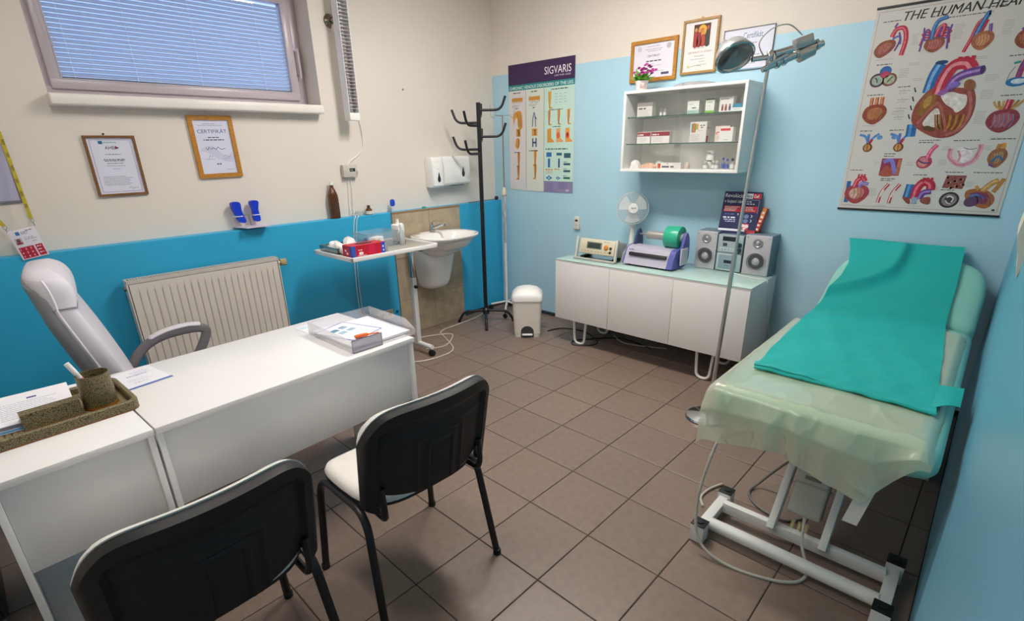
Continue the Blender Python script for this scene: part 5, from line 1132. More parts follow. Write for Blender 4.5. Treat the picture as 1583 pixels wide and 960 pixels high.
def d_ppl(s, w, h):
    for x in (-.25, .0, .28): s.ell(w*x, h*.45, .006, .007, '#9A6A5A'); s.rect(w*x-.007, w*x+.007, h*.1, h*.38, ('#8A3A3A', '#4A5A7A', '#9A7A4A')[int((x+.25)*3.5) % 3])
    s.at(1).fine(-w*.4, w*.4, h*.85, .004, INK, 4)
carton('white carton with small figures printed on the upper shelf', 2.235, -.17, CB2, .090, .05, .092, '#E4E0DE', d_ppl)
carton('flat white carton with blue band beside the cabinet side', 2.325, -.19, CB2, .075, .06, .045, '#E6ECEE', lambda s, w, h: (s.rect(-w/2, w/2, h*.5, h, '#2A86A8'), s.fine(-w*.4, w*.3, h*.3, .003, GREY, 2)))
carton('tall white carton standing behind the figure printed one', 2.315, -.08, CB2, .06, .04, .105, '#D8D6D2')
def d_red(s, w, h): s.rect(-w/2, w/2, h*.62, h*.97, '#8E1526'); s.fine(-w*.44, w*.05, h*.75, .008, '#F0E6E6', 3); s.para(-w*.44, w*.35, h*.48, .002, 4, .009, '#9A9794', 5)
carton('red banded white carton standing rearmost on the middle shelf', 1.622, -.140, CB1, .085, .04, .078, '#ECE8E4', d_red)
carton('red banded white carton in the middle of three', 1.672, -.195, CB1, .092, .04, .078, '#ECE8E4', d_red)
carton('wide red banded white carton next to the two narrower ones', 1.800, -.195, CB1, .140, .05, .078, '#ECE8E4', d_red)
def d_big(s, w, h):
    s.rect(-w*.42, -w*.15, h*.5, h*.92, '#2E8A6E'); s.rect(-w*.34, -w*.22, h*.48, h*.95, '#D86A2A'); s.rect(-w*.15, w*.0, h*.62, h*.9, '#C8A030'); s.fine(w*.1, w*.4, h*.82, .006, INK, 1); s.fine(w*.15, w*.35, h*.72, .006, INK, 2); s.fine(w*.0, w*.4, h*.58, .003, GREY, 3); s.para(-w*.42, w*.2, h*.38, .0022, 5, .009, '#9A9794', 5)
bg_ = carton('large white carton with green and orange stripes on the middle shelf', 2.080, -.195, CB1, .115, .07, .128, '#E2DEDA', d_big)
s = Sheet(0, .0001); s.rect(-.03, .0, .0, .04, '#B0442E'); s.fine(-.025, .025, .09, .006, '#8A6A5A', 2); o = s.build('side_print', bg_); o.rotation_euler = (0, 0, rad(90)); o.location = (.0576, 0, 0)
carton('beige carton with red swirl behind the red striped one', 2.222, -.15, CB1, .095, .05, .098, '#E4D6CC', lambda s, w, h: (s.ell(-w*.3, h*.55, .013, .010, '#C86A5A'), s.at(2).ell(-w*.26, h*.52, .009, .006, '#E4D6CC'), s.at(1).para(-w*.4, w*.0, h*.35, .002, 3, .008, '#A8988E', 2)))
carton('white carton with bright red stripe on the middle shelf', 2.270, -.205, CB1, .088, .05, .088, '#EFEDEA', lambda s, w, h: (s.rect(-w*.42, w*.30, h*.76, h*.92, '#D8322A'), s.fine(-w*.1, w*.2, h*.15, .003, GREY, 2)))
# bottom shelf
crumple('paper_packet', 'crumpled white packet beside the orange sachets in the cabinet', 'packet', (1.600, -.19, CB0), .042, .035, .055, M('#EEECE8', .6), 12, .2)
crumple('sachet_pile', 'orange and green sachets heaped on the cabinet floor', 'sachets', (1.695, -.18, CB0), .062, .04, .036, M('#E3B79A', .6, nv=.25, ns=30), 14, .25)
crumple('green_sachet', 'pale green sachet behind the long red ended carton', 'sachet', (1.765, -.13, CB0), .04, .03, .05, M('#CFE0CC', .6), 15, .2)
def d_pan(s, w, h): s.rect(-w*.48, -w*.36, h*.1, h*.9, '#D2452A'); s.fine(-w*.30, w*.28, h*.36, .012, '#5A5A62', 4); s.stroke([(-w*.1, h*.75), (-w*.06, h*.92), (-w*.04, h*.72)], .003, '#8A3A3A', 3)
carton('long low white carton with red end on the cabinet floor', 1.888, -.205, CB0, .180, .045, .042, '#F0EEEA', d_pan)
crumple('tube_end', 'small pinkish tube beside the long red ended carton', 'tube', (2.005, -.19, CB0), .02, .02, .045, M('#D8C2B8', .5), 16, .15)
t = thing('pill_bottle', 'tall white pill bottle with dark lettering on the cabinet floor', 'bottle', (2.155, -.155, CB0))
mb = MB(); mb.lathe([(.001, 0), (.028, 0), (.030, .004), (.030, .085), (.024, .095), (.022, .097), (0, .097)], 20); mb.build('body', M('#ECEAE6', .4), t)
mb = MB(); mb.lathe([(.025, .097), (.025, .12), (0, .121)], 18); mb.build('cap', WHITE, t)
s = Sheet(-.0303, .0001); s.fine(-.014, .014, .104, .004, INK, 1); s.rect(-.022, .022, .05, .058, '#4A4648'); s.build('print', t)
for k, (x, y, c, lb) in enumerate(((2.150, -.215, '#E6E4DE', 'stubby white jar before the tall pill bottle'), (2.196, -.195, '#EDEBDA', 'cream lidded vial beside the tall pill bottle'), (2.222, -.205, '#E8E6D8', 'short cream vial next to the blue capped vials'))):
    vial(lb, x, y, CB0, .015-.001*k, .055, c)
for k, (x, c, lb) in enumerate(((2.262, '#2A4FB8', 'blue capped vial standing nearest the pill bottle'), (2.290, '#3458C8', 'second blue capped vial next to the black capped one'))): vial(lb, x, -.20, CB0, .012, .075-.008*k, c, '#4A62B4')
vial('black capped clear vial near the cabinet side panel', 2.322, -.195, CB0, .014, .070, '#1E1E22'); vial('smallest dark capped vial touching the cabinet side', 2.352, -.20, CB0, .011, .062, '#2A2A30')
# on top of the cabinet
CT0 = 1.380+.542+.0005
t = thing('flower_pot', 'small pink flowering plant in printed white pot on the cabinet', 'plant', (1.594, -.165, CT0))
mb = MB(); mb.lathe([(.001, 0), (.034, 0), (.036, .003), (.046, .070), (.043, .070), (.036, .008), (0, .06)], 24); mb.build('pot', M('#E2D8D4', .4), t)
s = Sheet(-.0415, .0002); [s.at(1).stroke([(-.012+.008*k, .02), (-.016+.010*k, .035), (-.010+.008*k, .05)], .0035, '#A8586A', 3) for k in range(4)]; o = s.build('pot_motif', t); o.rotation_euler = (0, 0, rad(38)); o.location = (.0, .001, 0)
rp = random.Random(4)
LG = [M('#5FAE34', .5), M('#8CC852', .5)]; FL = [M('#9A2478', .5), M('#CE48A8', .5)]
for k in range(30):
    a = rp.uniform(0, 6.28); e = rp.uniform(.1, 1.2); L = rp.uniform(.055, .095); base = Vector((.02*math.cos(a), .02*math.sin(a), .065))
    d = Vector((math.cos(a)*math.cos(e), math.sin(a)*math.cos(e), math.sin(e))); sd = d.cross(Vector((0, 0, 1))).normalized()*.018; nm = Vector((0, 0, .006))
    p = [base, base+d*L*.45+sd+nm, base+d*L*.55-sd+nm, base+d*L]
    mb = MB(); mb.add([p[0], p[1], p[3], p[2], base+d*L*.5+nm*2.2], [[0, 1, 4], [1, 2, 4], [2, 3, 4], [3, 0, 4]]); mb.build('leaf', LG[k % 2], t, fix=False)
for k in range(22):
    a = rp.uniform(-2.2, .9) if k > 4 else rp.uniform(0, 6.28); r_ = rp.uniform(.02, .085); z = .175-r_*.7+rp.uniform(-.025, .02)
    mb = MB(); c = Vector((math.cos(a)*r_+.015, math.sin(a)*r_, z)); mb.lathe([(0, -.006), (.008, -.003), (.011, .003), (.006, .008), (0, .006)], 8, o=tuple(c))
    for j in range(5):
        q = j*1.2566; e_ = Vector((math.cos(q), math.sin(q)*.6, .5*math.sin(q)))*.018; f_ = Vector((-math.sin(q), math.cos(q), .3))*.009
        mb.add([c, c+e_*.6+f_, c+e_, c+e_*.6-f_], [[0, 1, 2, 3]])
    mb.build('blossom', FL[k % 2], t, fix=False)
for k in range(3):
    mb = MB(); mb.tube([(0, 0, .062), (.02*math.cos(k*2.1), .02*math.sin(k*2.1), .12)], .002, 5); mb.build('stem', LG[0], t)
t = thing('clear_film_bag', 'crumpled clear plastic bag lying on the white cabinet', 'bag', (1.975, -.165, CT0))
o = crumple('bag', None, None, (0, 0, 0), .15, .085, .030, film('crumpled_clear_film', '#F2F4F6', .45, .1, .4), 21, .16, t)

# wall switch
t = thing('wall_switch', 'small cream wall controller with dark window on pale blue wall', 'switch', (.945, -.001, .868), 0)
mb = MB(); mb.box(-.028, .028, -.022, 0, 0, .112, .006); mb.build('case', M('#DAD6CC', .4), t)
mb = MB(); mb.box(-.015, .015, -.0235, -.021, .070, .088, .002); mb.build('window', M('#2A2422', .3), t)
mb = MB(); mb.cyl((0, -.0215, .04), (0, -.024, .04), .009, n=14); mb.build('button', M('#C4BFB4', .4), t)

# sideboard
t = thing('sideboard', 'long white sideboard with three doors on bent tube legs', 'sideboard', (1.900, -.070, 0), 0)
sw, sd_, z0, z1 = .770, .480, .220, .715
SBW = M('#E9E6E3', .3, nv=.01)
mb = MB(); mb.box(-sw, sw, -sd_+.019, 0, z0, z1-.0185, .001); mb.build('carcass', SBW, t)
mb = MB(); mb.box(-sw, sw, -sd_+.002, 0, z1-.018, z1-.006, .001); mb.build('top_panel', SBW, t)
mb = MB(); mb.box(-sw, sw, -sd_, 0, z1-.0058, z1, .0008); mb.build('glass_top', M('#BFDCD4', .08, nv=.01, coat=.6), t)
for k in range(3):
    a = -sw+k*(2*sw/3); mb = MB(); mb.box(a+.0012, a+2*sw/3-.0012, -sd_, -sd_+.0185, z0, z1-.0195, .0015); mb.build('door', SBW, t)
for x in (-.555, .51):
    for y in (-.42, -.07):
        mb = MB(); mb.tube(fillet([(x-.060, y, z0), (x-.046, y, .011), (x+.046, y, .011), (x+.060, y, z0)], .045, 7), .0105, 8); mb.build('leg', M('#E6E3DE', .3), t)

# electrotherapy unit on its tilted stand
ST = .7155
t = thing('therapy_unit', 'cream electrotherapy unit with display on tilted carry handle', 'device', (1.432, -.415, ST), 0)
CRE = M('#D8CFB4', .4)
X = Matrix.Translation((0, .0, .042)) @ Matrix.Rotation(rad(-12), 4, 'X')
mb = MB(); mb.X = X; mb.box(-.168, .168, -.005, .16, 0, .122, .008); mb.build('case', M('#C4C2BA', .45), t)
mb = MB(); mb.X = X; mb.box(-.162, .162, -.012, -.002, .006, .117, .005); pnl = mb.build('front_panel', CRE, t)
mb = MB(); mb.X = X; mb.box(-.095, .045, -.0145, -.011, .045, .098, .002); mb.build('display_bezel', M('#6E7A6E', .4), pnl)
mb = MB(); mb.X = X; mb.box(-.085, .035, -.0155, -.014, .052, .091, .001); mb.build('display', M('#39443E', .15), pnl)
mb = MB(); mb.X = X @ Matrix.Translation((.086, -.012, .064)) @ Matrix.Rotation(rad(90), 4, 'X'); mb.lathe([(.021, 0), (.021, .003), (.013, .012), (0, .012)], 18); mb.build('dial', M('#D98A3A', .4), pnl)
for x in (.127, .128):
    mb = MB(); mb.X = X @ Matrix.Translation((x, -.012, .03 if x == .127 else .062)) @ Matrix.Rotation(rad(90), 4, 'X'); mb.lathe([(.010, 0), (.010, .006), (.004, .010), (0, .010)], 12); mb.build('jack', BLACKP, pnl)
s = Sheet(-.0122, .0001)
for k in range(9): s.at(1).fine(-.14+.03*k, -.118+.03*k, .025, .004, '#6A6450', k)
s.at(1).fine(.06, .12, .105, .004, '#5A6A8A', 3); o = s.build('print', pnl); o.matrix_basis = X
for sx in (-1, 1):
    mb = MB(); mb.box(sx*.182-.008, sx*.182+.008, -.045, -.02, 0, .17, .004); hd = mb.build('handle_arm', M('#D6D2C8', .4), t); hd.rotation_euler = (rad(-10), 0, 0); hd.location = (0, .012, 0)
mb = MB(); mb.box(-.19, .19, -.052, -.030, .002, .018, .004); mb.build('handle_bar', M('#B8B6AE', .4), t)
for sx in (-1, 1): mb = MB(); mb.box(sx*.15-.02, sx*.15+.02, .02, .14, 0, .02, .004); mb.build('rear_foot', BLACKP, t)
t = thing('plastic_wrap', 'clear crumpled plastic wrap between cream unit and sealer', 'bag', (1.648, -.315, ST))
o = crumple('wrap', None, None, (0, 0, 0), .024, .07, .105, film('crumpled_clear_film', '#F2F4F6', .45, .1, .4), 25, .18, t)

# desk fan
t = thing('desk_fan', 'white round desk fan with wire guard on the sideboard', 'fan', (1.575, -.150, ST), 0)
FW = M('#ECECEA', .35)
mb = MB(); mb.lathe([(.001, 0), (.088, 0), (.09, .010), (.075, .045), (.04, .075), (.026, .095), (0, .096)], 26); mb.build('base', FW, t)
mb = MB(); mb.tube([(0, .01, .085), (0, .02, .36)], [.022, .017], 12); mb.build('stem', FW, t)
fc = Vector((.0, -.005, .385)); A = Matrix.Translation(fc) @ Matrix.Rotation(rad(38), 4, 'Z') @ Matrix.Rotation(rad(90-6), 4, 'X')   # fan axis = local z
mb = MB(); mb.X = A; mb.lathe([(.036, -.075), (.042, -.06), (.042, -.01), (.03, 0)], 20); mb.build('motor', FW, t)
for k in range(3):
    mb = MB(); mb.X = A @ Matrix.Rotation(rad(120*k+30), 4, 'Z')
    def bl(u, v): th = (u-.5)*1.35*(1-.15*v); r_ = .026+.082*v; return (r_*math.cos(th), r_*math.sin(th), .020+.022*(u-.5))
    mb.slab(bl, lambda u, v: tuple(Vector(bl(u, v))+Vector((0, 0, .002))), 8, 6); mb.build('blade', M('#E4EAEC', .25), t)
mb = MB(); mb.X = A; mb.lathe([(.0, .056), (.036, .054), (.038, .048), (.036, .044)], 24); hub = mb.build('hub_badge', WHITE, t)
s = Sheet(0, .0002); s.stroke([(-.018, .0), (-.012, .008), (-.008, -.006), (-.002, .006), (.004, -.005)], .003, '#5A5A60', 3); s.stroke([(.006, -.002), (.016, .006), (.018, -.004)], .003, '#5A5A60', 3); o = s.build('badge_print', hub); o.matrix_basis = A @ Matrix.Translation((0, 0, .0575)) @ Matrix.Rotation(rad(-90), 4, 'X')
mb = MB(); mb.X = A
for r_, z in ((.122, .02), (.118, .038), (.122, .0)): mb.tube([(r_*math.cos(q*math.pi/24), r_*math.sin(q*math.pi/24), z) for q in range(48)], .0028 if z == .02 else .0016, 6, closed=True)
for r_ in (.05, .07, .09, .105): mb.tube([(r_*math.cos(q*math.pi/20), r_*math.sin(q*math.pi/20), .052-.6*max(0, r_-.07)**1.3) for q in range(40)], .0011, 5, closed=True)
for k in range(48):
    q = k*math.pi/24; c, d_ = math.cos(q), math.sin(q); mb.tube([(.036*c, .036*d_, .050), (.085*c, .085*d_, .052), (.118*c, .118*d_, .038), (.122*c, .122*d_, .02), (.118*c, .118*d_, -.01), (.08*c, .08*d_, -.04), (.038*c, .038*d_, -.05)], .0010, 4)
tag(mb.build('wire_guard', M('#D4DADA', .35, .2), t), kind='stuff')

# pouch sealer with turquoise foil reel
t = thing('pouch_sealer', 'grey and violet pouch sealing machine with foil reel holder', 'device', (1.865, -.355, ST), -1.5)
LIL = M('#B8B4C4', .35); VIO = M('#5A5FA8', .35)
prof = [(-.055, .012), (-.062, .03), (-.030, .105), (.0, .135), (.10, .140), (.13, .10), (.13, .012)]
mb = MB(); mb.prism([(p.x, p.y) for p in catmull([(a, b, 0) for a, b in prof], 3, True)], 'x', -.185, .170); mb.build('housing', LIL, t, smooth=50)
for x0, x1 in ((-.192, -.183), (.168, .212)):
    mb = MB(); mb.prism([(p.x, p.y) for p in catmull([(a*1.03, b*1.02, 0) for a, b in prof], 3, True)], 'x', x0, x1); mb.build('end_cap', VIO, t, smooth=50)
X = Matrix.Translation((0, -.0485, .083)) @ Matrix.Rotation(rad(-24), 4, 'X')
mb = MB(); mb.X = X; mb.box(-.15, .155, -.010, .005, -.008, .016, .004); mb.build('sealing_slot', M('#1E1C24', .5), t)
mb = MB(); mb.X = X; mb.box(-.155, .16, -.014, -.002, .016, .022, .002); mb.build('slot_lip', M('#CFCAD6', .3), t)
for x in (-.15, .12): mb = MB(); mb.lathe([(.001, 0), (.014, 0), (.012, .014), (0, .014)], 12, o=(x, -.03, 0)); mb.build('rubber_foot', BLACKP, t)
for x in (-.15, .12): mb = MB(); mb.lathe([(.001, 0), (.014, 0), (.012, .014), (0, .014)], 12, o=(x, .10, 0)); mb.build('rubber_foot', BLACKP, t)
s = Sheet(0, .0002); s.fine(-.16, -.11, .0, .006, '#5A5FA8', 2); o = s.build('brand_print', t); o.matrix_basis = Matrix.Translation((0, -.0295, .118)) @ Matrix.Rotation(rad(-30), 4, 'X')
for x, w in ((-.175, .012), (.205, .014)):
    mb = MB(); mb.prism([(p.x, p.y) for p in catmull([(.03, .09, 0), (.05, .15, 0), (.09, .245, 0), (.115, .25, 0), (.145, .20, 0), (.155, .10, 0), (.13, .03, 0), (.08, .03, 0)], 4, True)], 'x', x, x+w*1.4); mb.build('reel_bracket', VIO if x > 0 else M('#2E3566', .4), t, smooth=50)
mb = MB(); mb.box(.222, .236, .02, .12, .03, .15, .012, 3); mb.build('side_lever', M('#C9C6D2', .35), t)
mb = MB(); mb.tube([(-.17, .10, .215), (.215, .10, .215)], .0075, 10); mb.build('reel_axle', STEEL, t)
mb = MB(); mb.tube([(-.085, .10, .215), (.055, .10, .215)], .030, 22); mb.build('reel_core', M('#B9B4B0', .35, .5), t)
t = thing('foil_reel', 'turquoise foil reel mounted on the pouch sealer', 'reel', (1.998, -.260, ST+.215), 0)
mb = MB(); vs = []
mb.X = Matrix.Rotation(rad(90), 4, 'Y'); mb.lathe([(.033, -.055), (.078, -.055), (.080, -.052), (.080, .052), (.078, .055), (.033, .055), (.033, -.055)], 36); mb.build('foil', M('#35B591', .3, nv=.05, ns=20), t)
mb = MB(); mb.X = Matrix.Rotation(rad(90), 4, 'Y'); mb.lathe([(.010, -.05), (.032, -.05), (.032, .072), (.018, .075), (.010, .075), (.010, -.05)], 24); mb.build('core', M('#C9C6C2', .3, .4), t)

# mini hi-fi: two speakers and a centre unit
HS = M('#C0BEC3', .38, .2, nv=.03); HD = M('#6A7C88', .45)
def speaker(label, x0, x1):
    w = x1-x0; t = thing('loudspeaker', label, 'speaker', ((x0+x1)/2, -.0935, ST), 0)
    mb = MB(); mb.box(-w/2, w/2, -.066, .085, 0, .268, .004); mb.build('cabinet', HD, t)
    mb = MB(); mb.box(-w/2, w/2, -.082, -.0665, 0, .268, .008); mb.build('baffle', HS, t)
    Rt = lambda z: Matrix.Translation((0, -.082, z)) @ Matrix.Rotation(rad(90), 4, 'X')
    mb = MB(); mb.X = Rt(.092); mb.lathe([(.066, 0), (.066, .004), (.061, .006), (.056, .001), (.03, -.004), (.022, .004), (0, .007)], 32); wf = mb.build('woofer', M('#B2B0B4', .4, .2), t)
    mb = MB(); mb.X = Rt(.092)
    for r_ in (.055, .046, .037, .029): mb.tube([(r_*math.cos(q*math.pi/16), r_*math.sin(q*math.pi/16), .0045) for q in range(32)], .0018, 5, closed=True)
    tag(mb.build('woofer_grille', M('#8A888C', .4, .3), wf), kind='stuff')
    mb = MB(); mb.X = Rt(.215); mb.lathe([(.033, 0), (.033, .003), (.024, .005), (.018, .001), (.010, .006), (0, .008)], 24); mb.build('tweeter', M('#9A989C', .35, .4), t)
    for x in (-w*.40, w*.40):
        mb = MB(); mb.X = Matrix.Translation((x, -.082, .252)) @ Matrix.Rotation(rad(90), 4, 'X'); mb.lathe([(.005, 0), (.004, .002), (0, .003)], 10); mb.build('screw', STEEL, t)
    return t
speaker('silver loudspeaker standing beside the foil reel sealer', 2.124, 2.276)
speaker('silver loudspeaker standing at the open end of the sideboard', 2.466, 2.638)
t = thing('stereo_unit', 'compact silver stereo unit with displays between two loudspeakers', 'stereo', (2.370, -.096, ST), 0)
SB = M('#B4C2C8', .3, .3)
mb = MB(); mb.box(-.087, .087, -.066, .085, .0, .255, .004); mb.build('case', HD, t)
mb = MB(); mb.box(-.087, .087, -.080, -.0665, .132, .255, .005); up_ = mb.build('tuner_face', SB, t)
mb = MB(); mb.box(-.087, .087, -.080, -.0665, .004, .128, .005); lo_ = mb.build('deck_face', SB, t)
mb = MB(); mb.box(-.055, .055, -.0815, -.0795, .212, .243, .001); mb.build('display', M('#2A3036', .15), up_)
mb = MB(); mb.box(-.05, -.02, -.082, -.0795, .176, .198, .002); mb.build('window', M('#4A5058', .2), up_)
for z, r_ in ((.190, .016), (.152, .018)):
    mb = MB(); mb.X = Matrix.Translation((.064, -.080, z)) @ Matrix.Rotation(rad(90), 4, 'X'); mb.lathe([(r_, 0), (r_, .008), (r_*.8, .012), (0, .012)], 18); mb.build('knob', M('#3A4450', .3, .4), up_)
for k in range(10):
    mb = MB(); mb.box(-.07+.022*(k % 5), -.054+.022*(k % 5), -.084, -.0795, .142+.014*(k//5), .151+.014*(k//5), .002); mb.build('button', M('#D4D6D8', .3), up_)
mb = MB(); mb.box(-.068, .060, -.0825, -.0795, .020, .115, .003); mb.build('cassette_door', M('#8FA6B0', .15, .2), lo_)
mb = MB(); mb.box(-.030, .022, -.0832, -.0824, .058, .080, .001); mb.build('cassette_window', M('#252A30', .15), lo_)
s = Sheet(-.0833, .0001); s.fine(-.02, .012, .042, .004, INK, 3); s.build('print', lo_)

# leaflet display and book on the stereo
TZ2 = ST+.2555
t = thing('leaflet_stand', 'dark blue standing advertising display with red bands on the stereo', 'display', (2.372, -.105, TZ2+.0005), 4)
bw, bh = .250, .285
X = Matrix.Rotation(rad(-14), 4, 'X')
mb = MB(); mb.X = X; mb.box(-bw/2, bw/2, -.004, 0, .0, bh, .0008); brd = mb.build('front_board', M('#0D1650', .5, nv=.03), t, smooth=0)
mb = MB(); mb.prism([(.0, 0), (.055, 0), (.069, .268)], 'x', bw/2-.006, bw/2-.003); mb.build('side_flap', M('#8E8A80', .6), t, smooth=0)
mb = MB(); mb.box(-bw/2, bw/2, .0005, .06, 0, .003); mb.build('foot', M('#16205A', .3), t, smooth=0)
s = Sheet(-.0041, .00015)
a = bw/2
s.text('Revolúcia', -a*.93, bh*.86, .036, '#F0F0F6', width=a*.98); s.at(1).text('v hojení rán', -a*.93, bh*.73, .032, '#F0F0F6', width=a*.95)
s.at(1).rect(-a*.9, a*.12, bh*.52, bh*.66, '#D02030'); s.at(1).rect(a*.2, a*.86, bh*.52, bh*.66, '#D02030'); [s.at(2).fine(-a*.85, a*.0, bh*(.635-.03*k), .004, '#F6E2E4', k) for k in range(4)]; [s.at(2).fine(a*.26, a*.8, bh*(.63-.035*k), .004, '#F6E2E4', k+5) for k in range(3)]
s.at(1).rect(a*.14, a*.52, bh*.84, bh*.96, '#F2F2F6'); s.at(1).rect(a*.52, a*.95, bh*.84, bh*.96, '#D02030'); s.at(2).text('Hema', a*.17, bh*.865, .030, '#1A1F4A', bold=.015, width=a*.32); s.at(2).text('Gel', a*.56, bh*.865, .030, '#F4F0F2', bold=.015, width=a*.26)
s.at(1).stroke([(a*.2, bh*.81), (a*.9, bh*.81), (a*.9, bh*.5)], .002, '#C8CCE0'); s.at(1).fine(a*.25, a*.6, bh*.765, .006, '#E8E8F2', 7); s.at(1).fine(a*.25, a*.85, bh*.715, .006, '#E8E8F2', 8)
s.at(1).fine(-a*.8, -a*.2, bh*.46, .007, '#5A6AAA', 9); s.at(1).poly([(-a*.12, bh*.48), (-a*.04, bh*.48), (-a*.08, bh*.43)], '#E8E8F2'); s.at(1).fine(-a*.85, a*.0, bh*.38, .009, '#E8E8F2', 10); s.at(1).fine(-a*.8, -a*.05, bh*.33, .006, '#C8CCE8', 11); s.at(1).fine(-a*.7, -a*.1, bh*.285, .006, '#C8CCE8', 12)
for k in range(2): s.at(1).ell(a*.38, bh*(.42-.11*k), .016, .014, '#6A7AA8'); s.at(1).stroke([(a*.62, bh*(.46-.11*k)), (a*.68, bh*(.43-.11*k)), (a*.62, bh*(.40-.11*k))], .005, '#B8C4E0', 3)
s.at(1).rect(a*.22, a*.58, bh*.10, bh*.25, '#C83048'); s.ell(a*.30, bh*.2, .012, .010, '#F0D8DC'); s.ell(a*.48, bh*.19, .014, .012, '#F0D8DC'); s.ell(a*.38, bh*.135, .010, .008, '#F0D8DC')
s.at(1).rect(-a, a*.42, bh*.06, bh*.11, '#E8EAF2'); s.at(1).rect(a*.55, a*.98, bh*.02, bh*.10, '#B02030'); s.at(2).fine(a*.25, a*.5, bh*.07, .005, '#C8A030', 2)
o = s.build('print', brd); o.matrix_basis = X
t = thing('thin_book', 'thin orange and red spined book leaning behind the blue display', 'book', (2.492, -.035, ST+.2685), 6)
mb = MB(); mb.X = Matrix.Rotation(rad(12), 4, 'Y') @ Matrix.Rotation(rad(-8), 4, 'X'); mb.box(-.014, .014, -.055, .02, 0.003, .165, .002); mb.build('cover', M('#C8402A', .45, nv=.15, ns=12), t)
mb = MB(); mb.X = Matrix.Rotation(rad(12), 4, 'Y') @ Matrix.Rotation(rad(-8), 4, 'X'); mb.box(-.012, .012, -.0575, -.0552, .09, .16, .0005)
mb.build('spine_field', M('#E08A4A', .5), t, smooth=0)
s = Sheet(-.0580, .0001); [s.at(1).rect(-.009, .007, .012+.028*k, .026+.028*k, '#F0E2DC') for k in range(5)]; o = s.build('spine_print', t); o.matrix_basis = Matrix.Rotation(rad(12), 4, 'Y') @ Matrix.Rotation(rad(-8), 4, 'X')
# cables
mb = MB(); mb.tube(catmull([(2.42, -.20, ST+.004), (2.52, -.26, ST+.004), (2.62, -.28, ST+.004), (2.672, -.275, ST+.0), (2.680, -.27, ST-.06), (2.682, -.20, .50), (2.685, -.12, .36), (2.686, -.05, .25)], 8), .0035, 6)
tag(mb.build('audio_cable', M('#E4E2DC', .4)), 'white cable hanging over the open end of the sideboard', 'cable')
mb = MB(); mb.tube(catmull([(.93, -.40, .005), (.98, -.26, .005), (1.16, -.20, .005), (1.30, -.25, .005), (1.44, -.36, .005), (1.42, -.47, .005), (1.31, -.53, .005), (1.26, -.45, .005), (1.33, -.34, .005), (1.45, -.20, .005), (1.60, -.14, .005), (1.85, -.20, .005)], 8), .005, 6)
tag(mb.build('power_cord', M('#141416', .45)), 'black cord coiled around a sideboard leg on the floor', 'cord')
mb = MB(); mb.tube(catmull([(1.45, -.12, .006), (1.60, -.22, .006), (1.75, -.20, .006), (1.95, -.12, .006)], 8), .005, 6)
tag(mb.build('power_cord', M('#CFC8BC', .45)), 'pale cord lying on the floor under the sideboard', 'cord')

# chrome examination lamp
t = thing('examination_lamp', 'chrome examination lamp on a slim pole and round base', 'lamp', (2.660, -1.000, 0), 0)
mb = MB(); mb.lathe([(.001, 0), (.116, 0), (.119, .006), (.114, .016), (.06, .026), (.022, .034), (.018, .06), (0, .06)], 40); mb.build('base', CHROME, t)
mb = MB(); mb.lathe([(.1195, 0), (.1205, .004), (.1190, .006)], 40); mb.build('rubber_rim', BLACKP, t, fix=False)
tp = Vector((.050, .085, 1.945))
mb = MB(); mb.tube([(0, .03, .03), tp*.52], .0115, 14); mb.build('lower_pole', M('#D2D0CE', .3, .85), t)
mb = MB(); mb.tube([tp*.50, tp], .0085, 12); mb.build('upper_pole', M('#D2D0CE', .3, .85), t)
mb = MB(); mb.lathe([(.012, -.03), (.016, -.025), (.016, .025), (.012, .03)], 14, o=tuple(tp)); mb.build('swivel', CHROME, t)
rv = Vector((.733, .680, 0))
hc = tp + rv*-.17 + Vector((0, 0, .005))
mb = MB(); mb.tube([tp, tp+rv*-.085+Vector((0, 0, -.008))], .012, 10); mb.build('head_arm', CHROME, t)
N_ = Vector((.557, -.404, -.865)).normalized(); zq = N_.to_track_quat('Z', 'Y').to_matrix().to_4x4()
A = Matrix.Translation(hc) @ zq
mb = MB(); mb.X = A; mb.lathe([(.0, -.075), (.04, -.070), (.070, -.05), (.083, -.02), (.086, .005), (.083, .010), (.077, .0), (.06, -.03), (.025, -.045), (0, -.048)], 36); lh = mb.build('lamp_head', M('#D6D8DA', .24, .75), t)
mb = MB(); mb.X = A; mb.lathe([(.0, -.004), (.075, -.004), (.075, 0), (0, .0)], 32); mb.build('front_glass', film('lamp_glass', '#DDE6EA', .88, .03, .15), lh)
mb = MB(); mb.X = A; mb.lathe([(.0, -.04), (.018, -.038), (.022, -.02), (.018, -.006), (0, -.005)], 18); mb.build('bulb', M('#C8C0B4', .15, .2), lh)
mb = MB(); mb.X = A
for k in range(3): q = k*2.094; mb.box(.03*math.cos(q)-.012, .03*math.cos(q)+.012, .05*math.sin(q)-.02, .05*math.sin(q)+.02, -.03, -.018, .004)
mb.build('reflector_facets', M('#7A5A48', .2, .8), lh)
mb = MB(); mb.X = A; mb.tube([(.086*math.cos(q*math.pi/24), .086*math.sin(q*math.pi/24), .004) for q in range(48)], .007, 8, closed=True); mb.build('rim_ring', CHROME, lh)
mb = MB(); mb.tube([hc+Vector((-.05, .03, .03)), hc+Vector((-.075, .02, .075))], .017, 12); mb.build('handle', M('#E4E2E0', .2, .4), t)
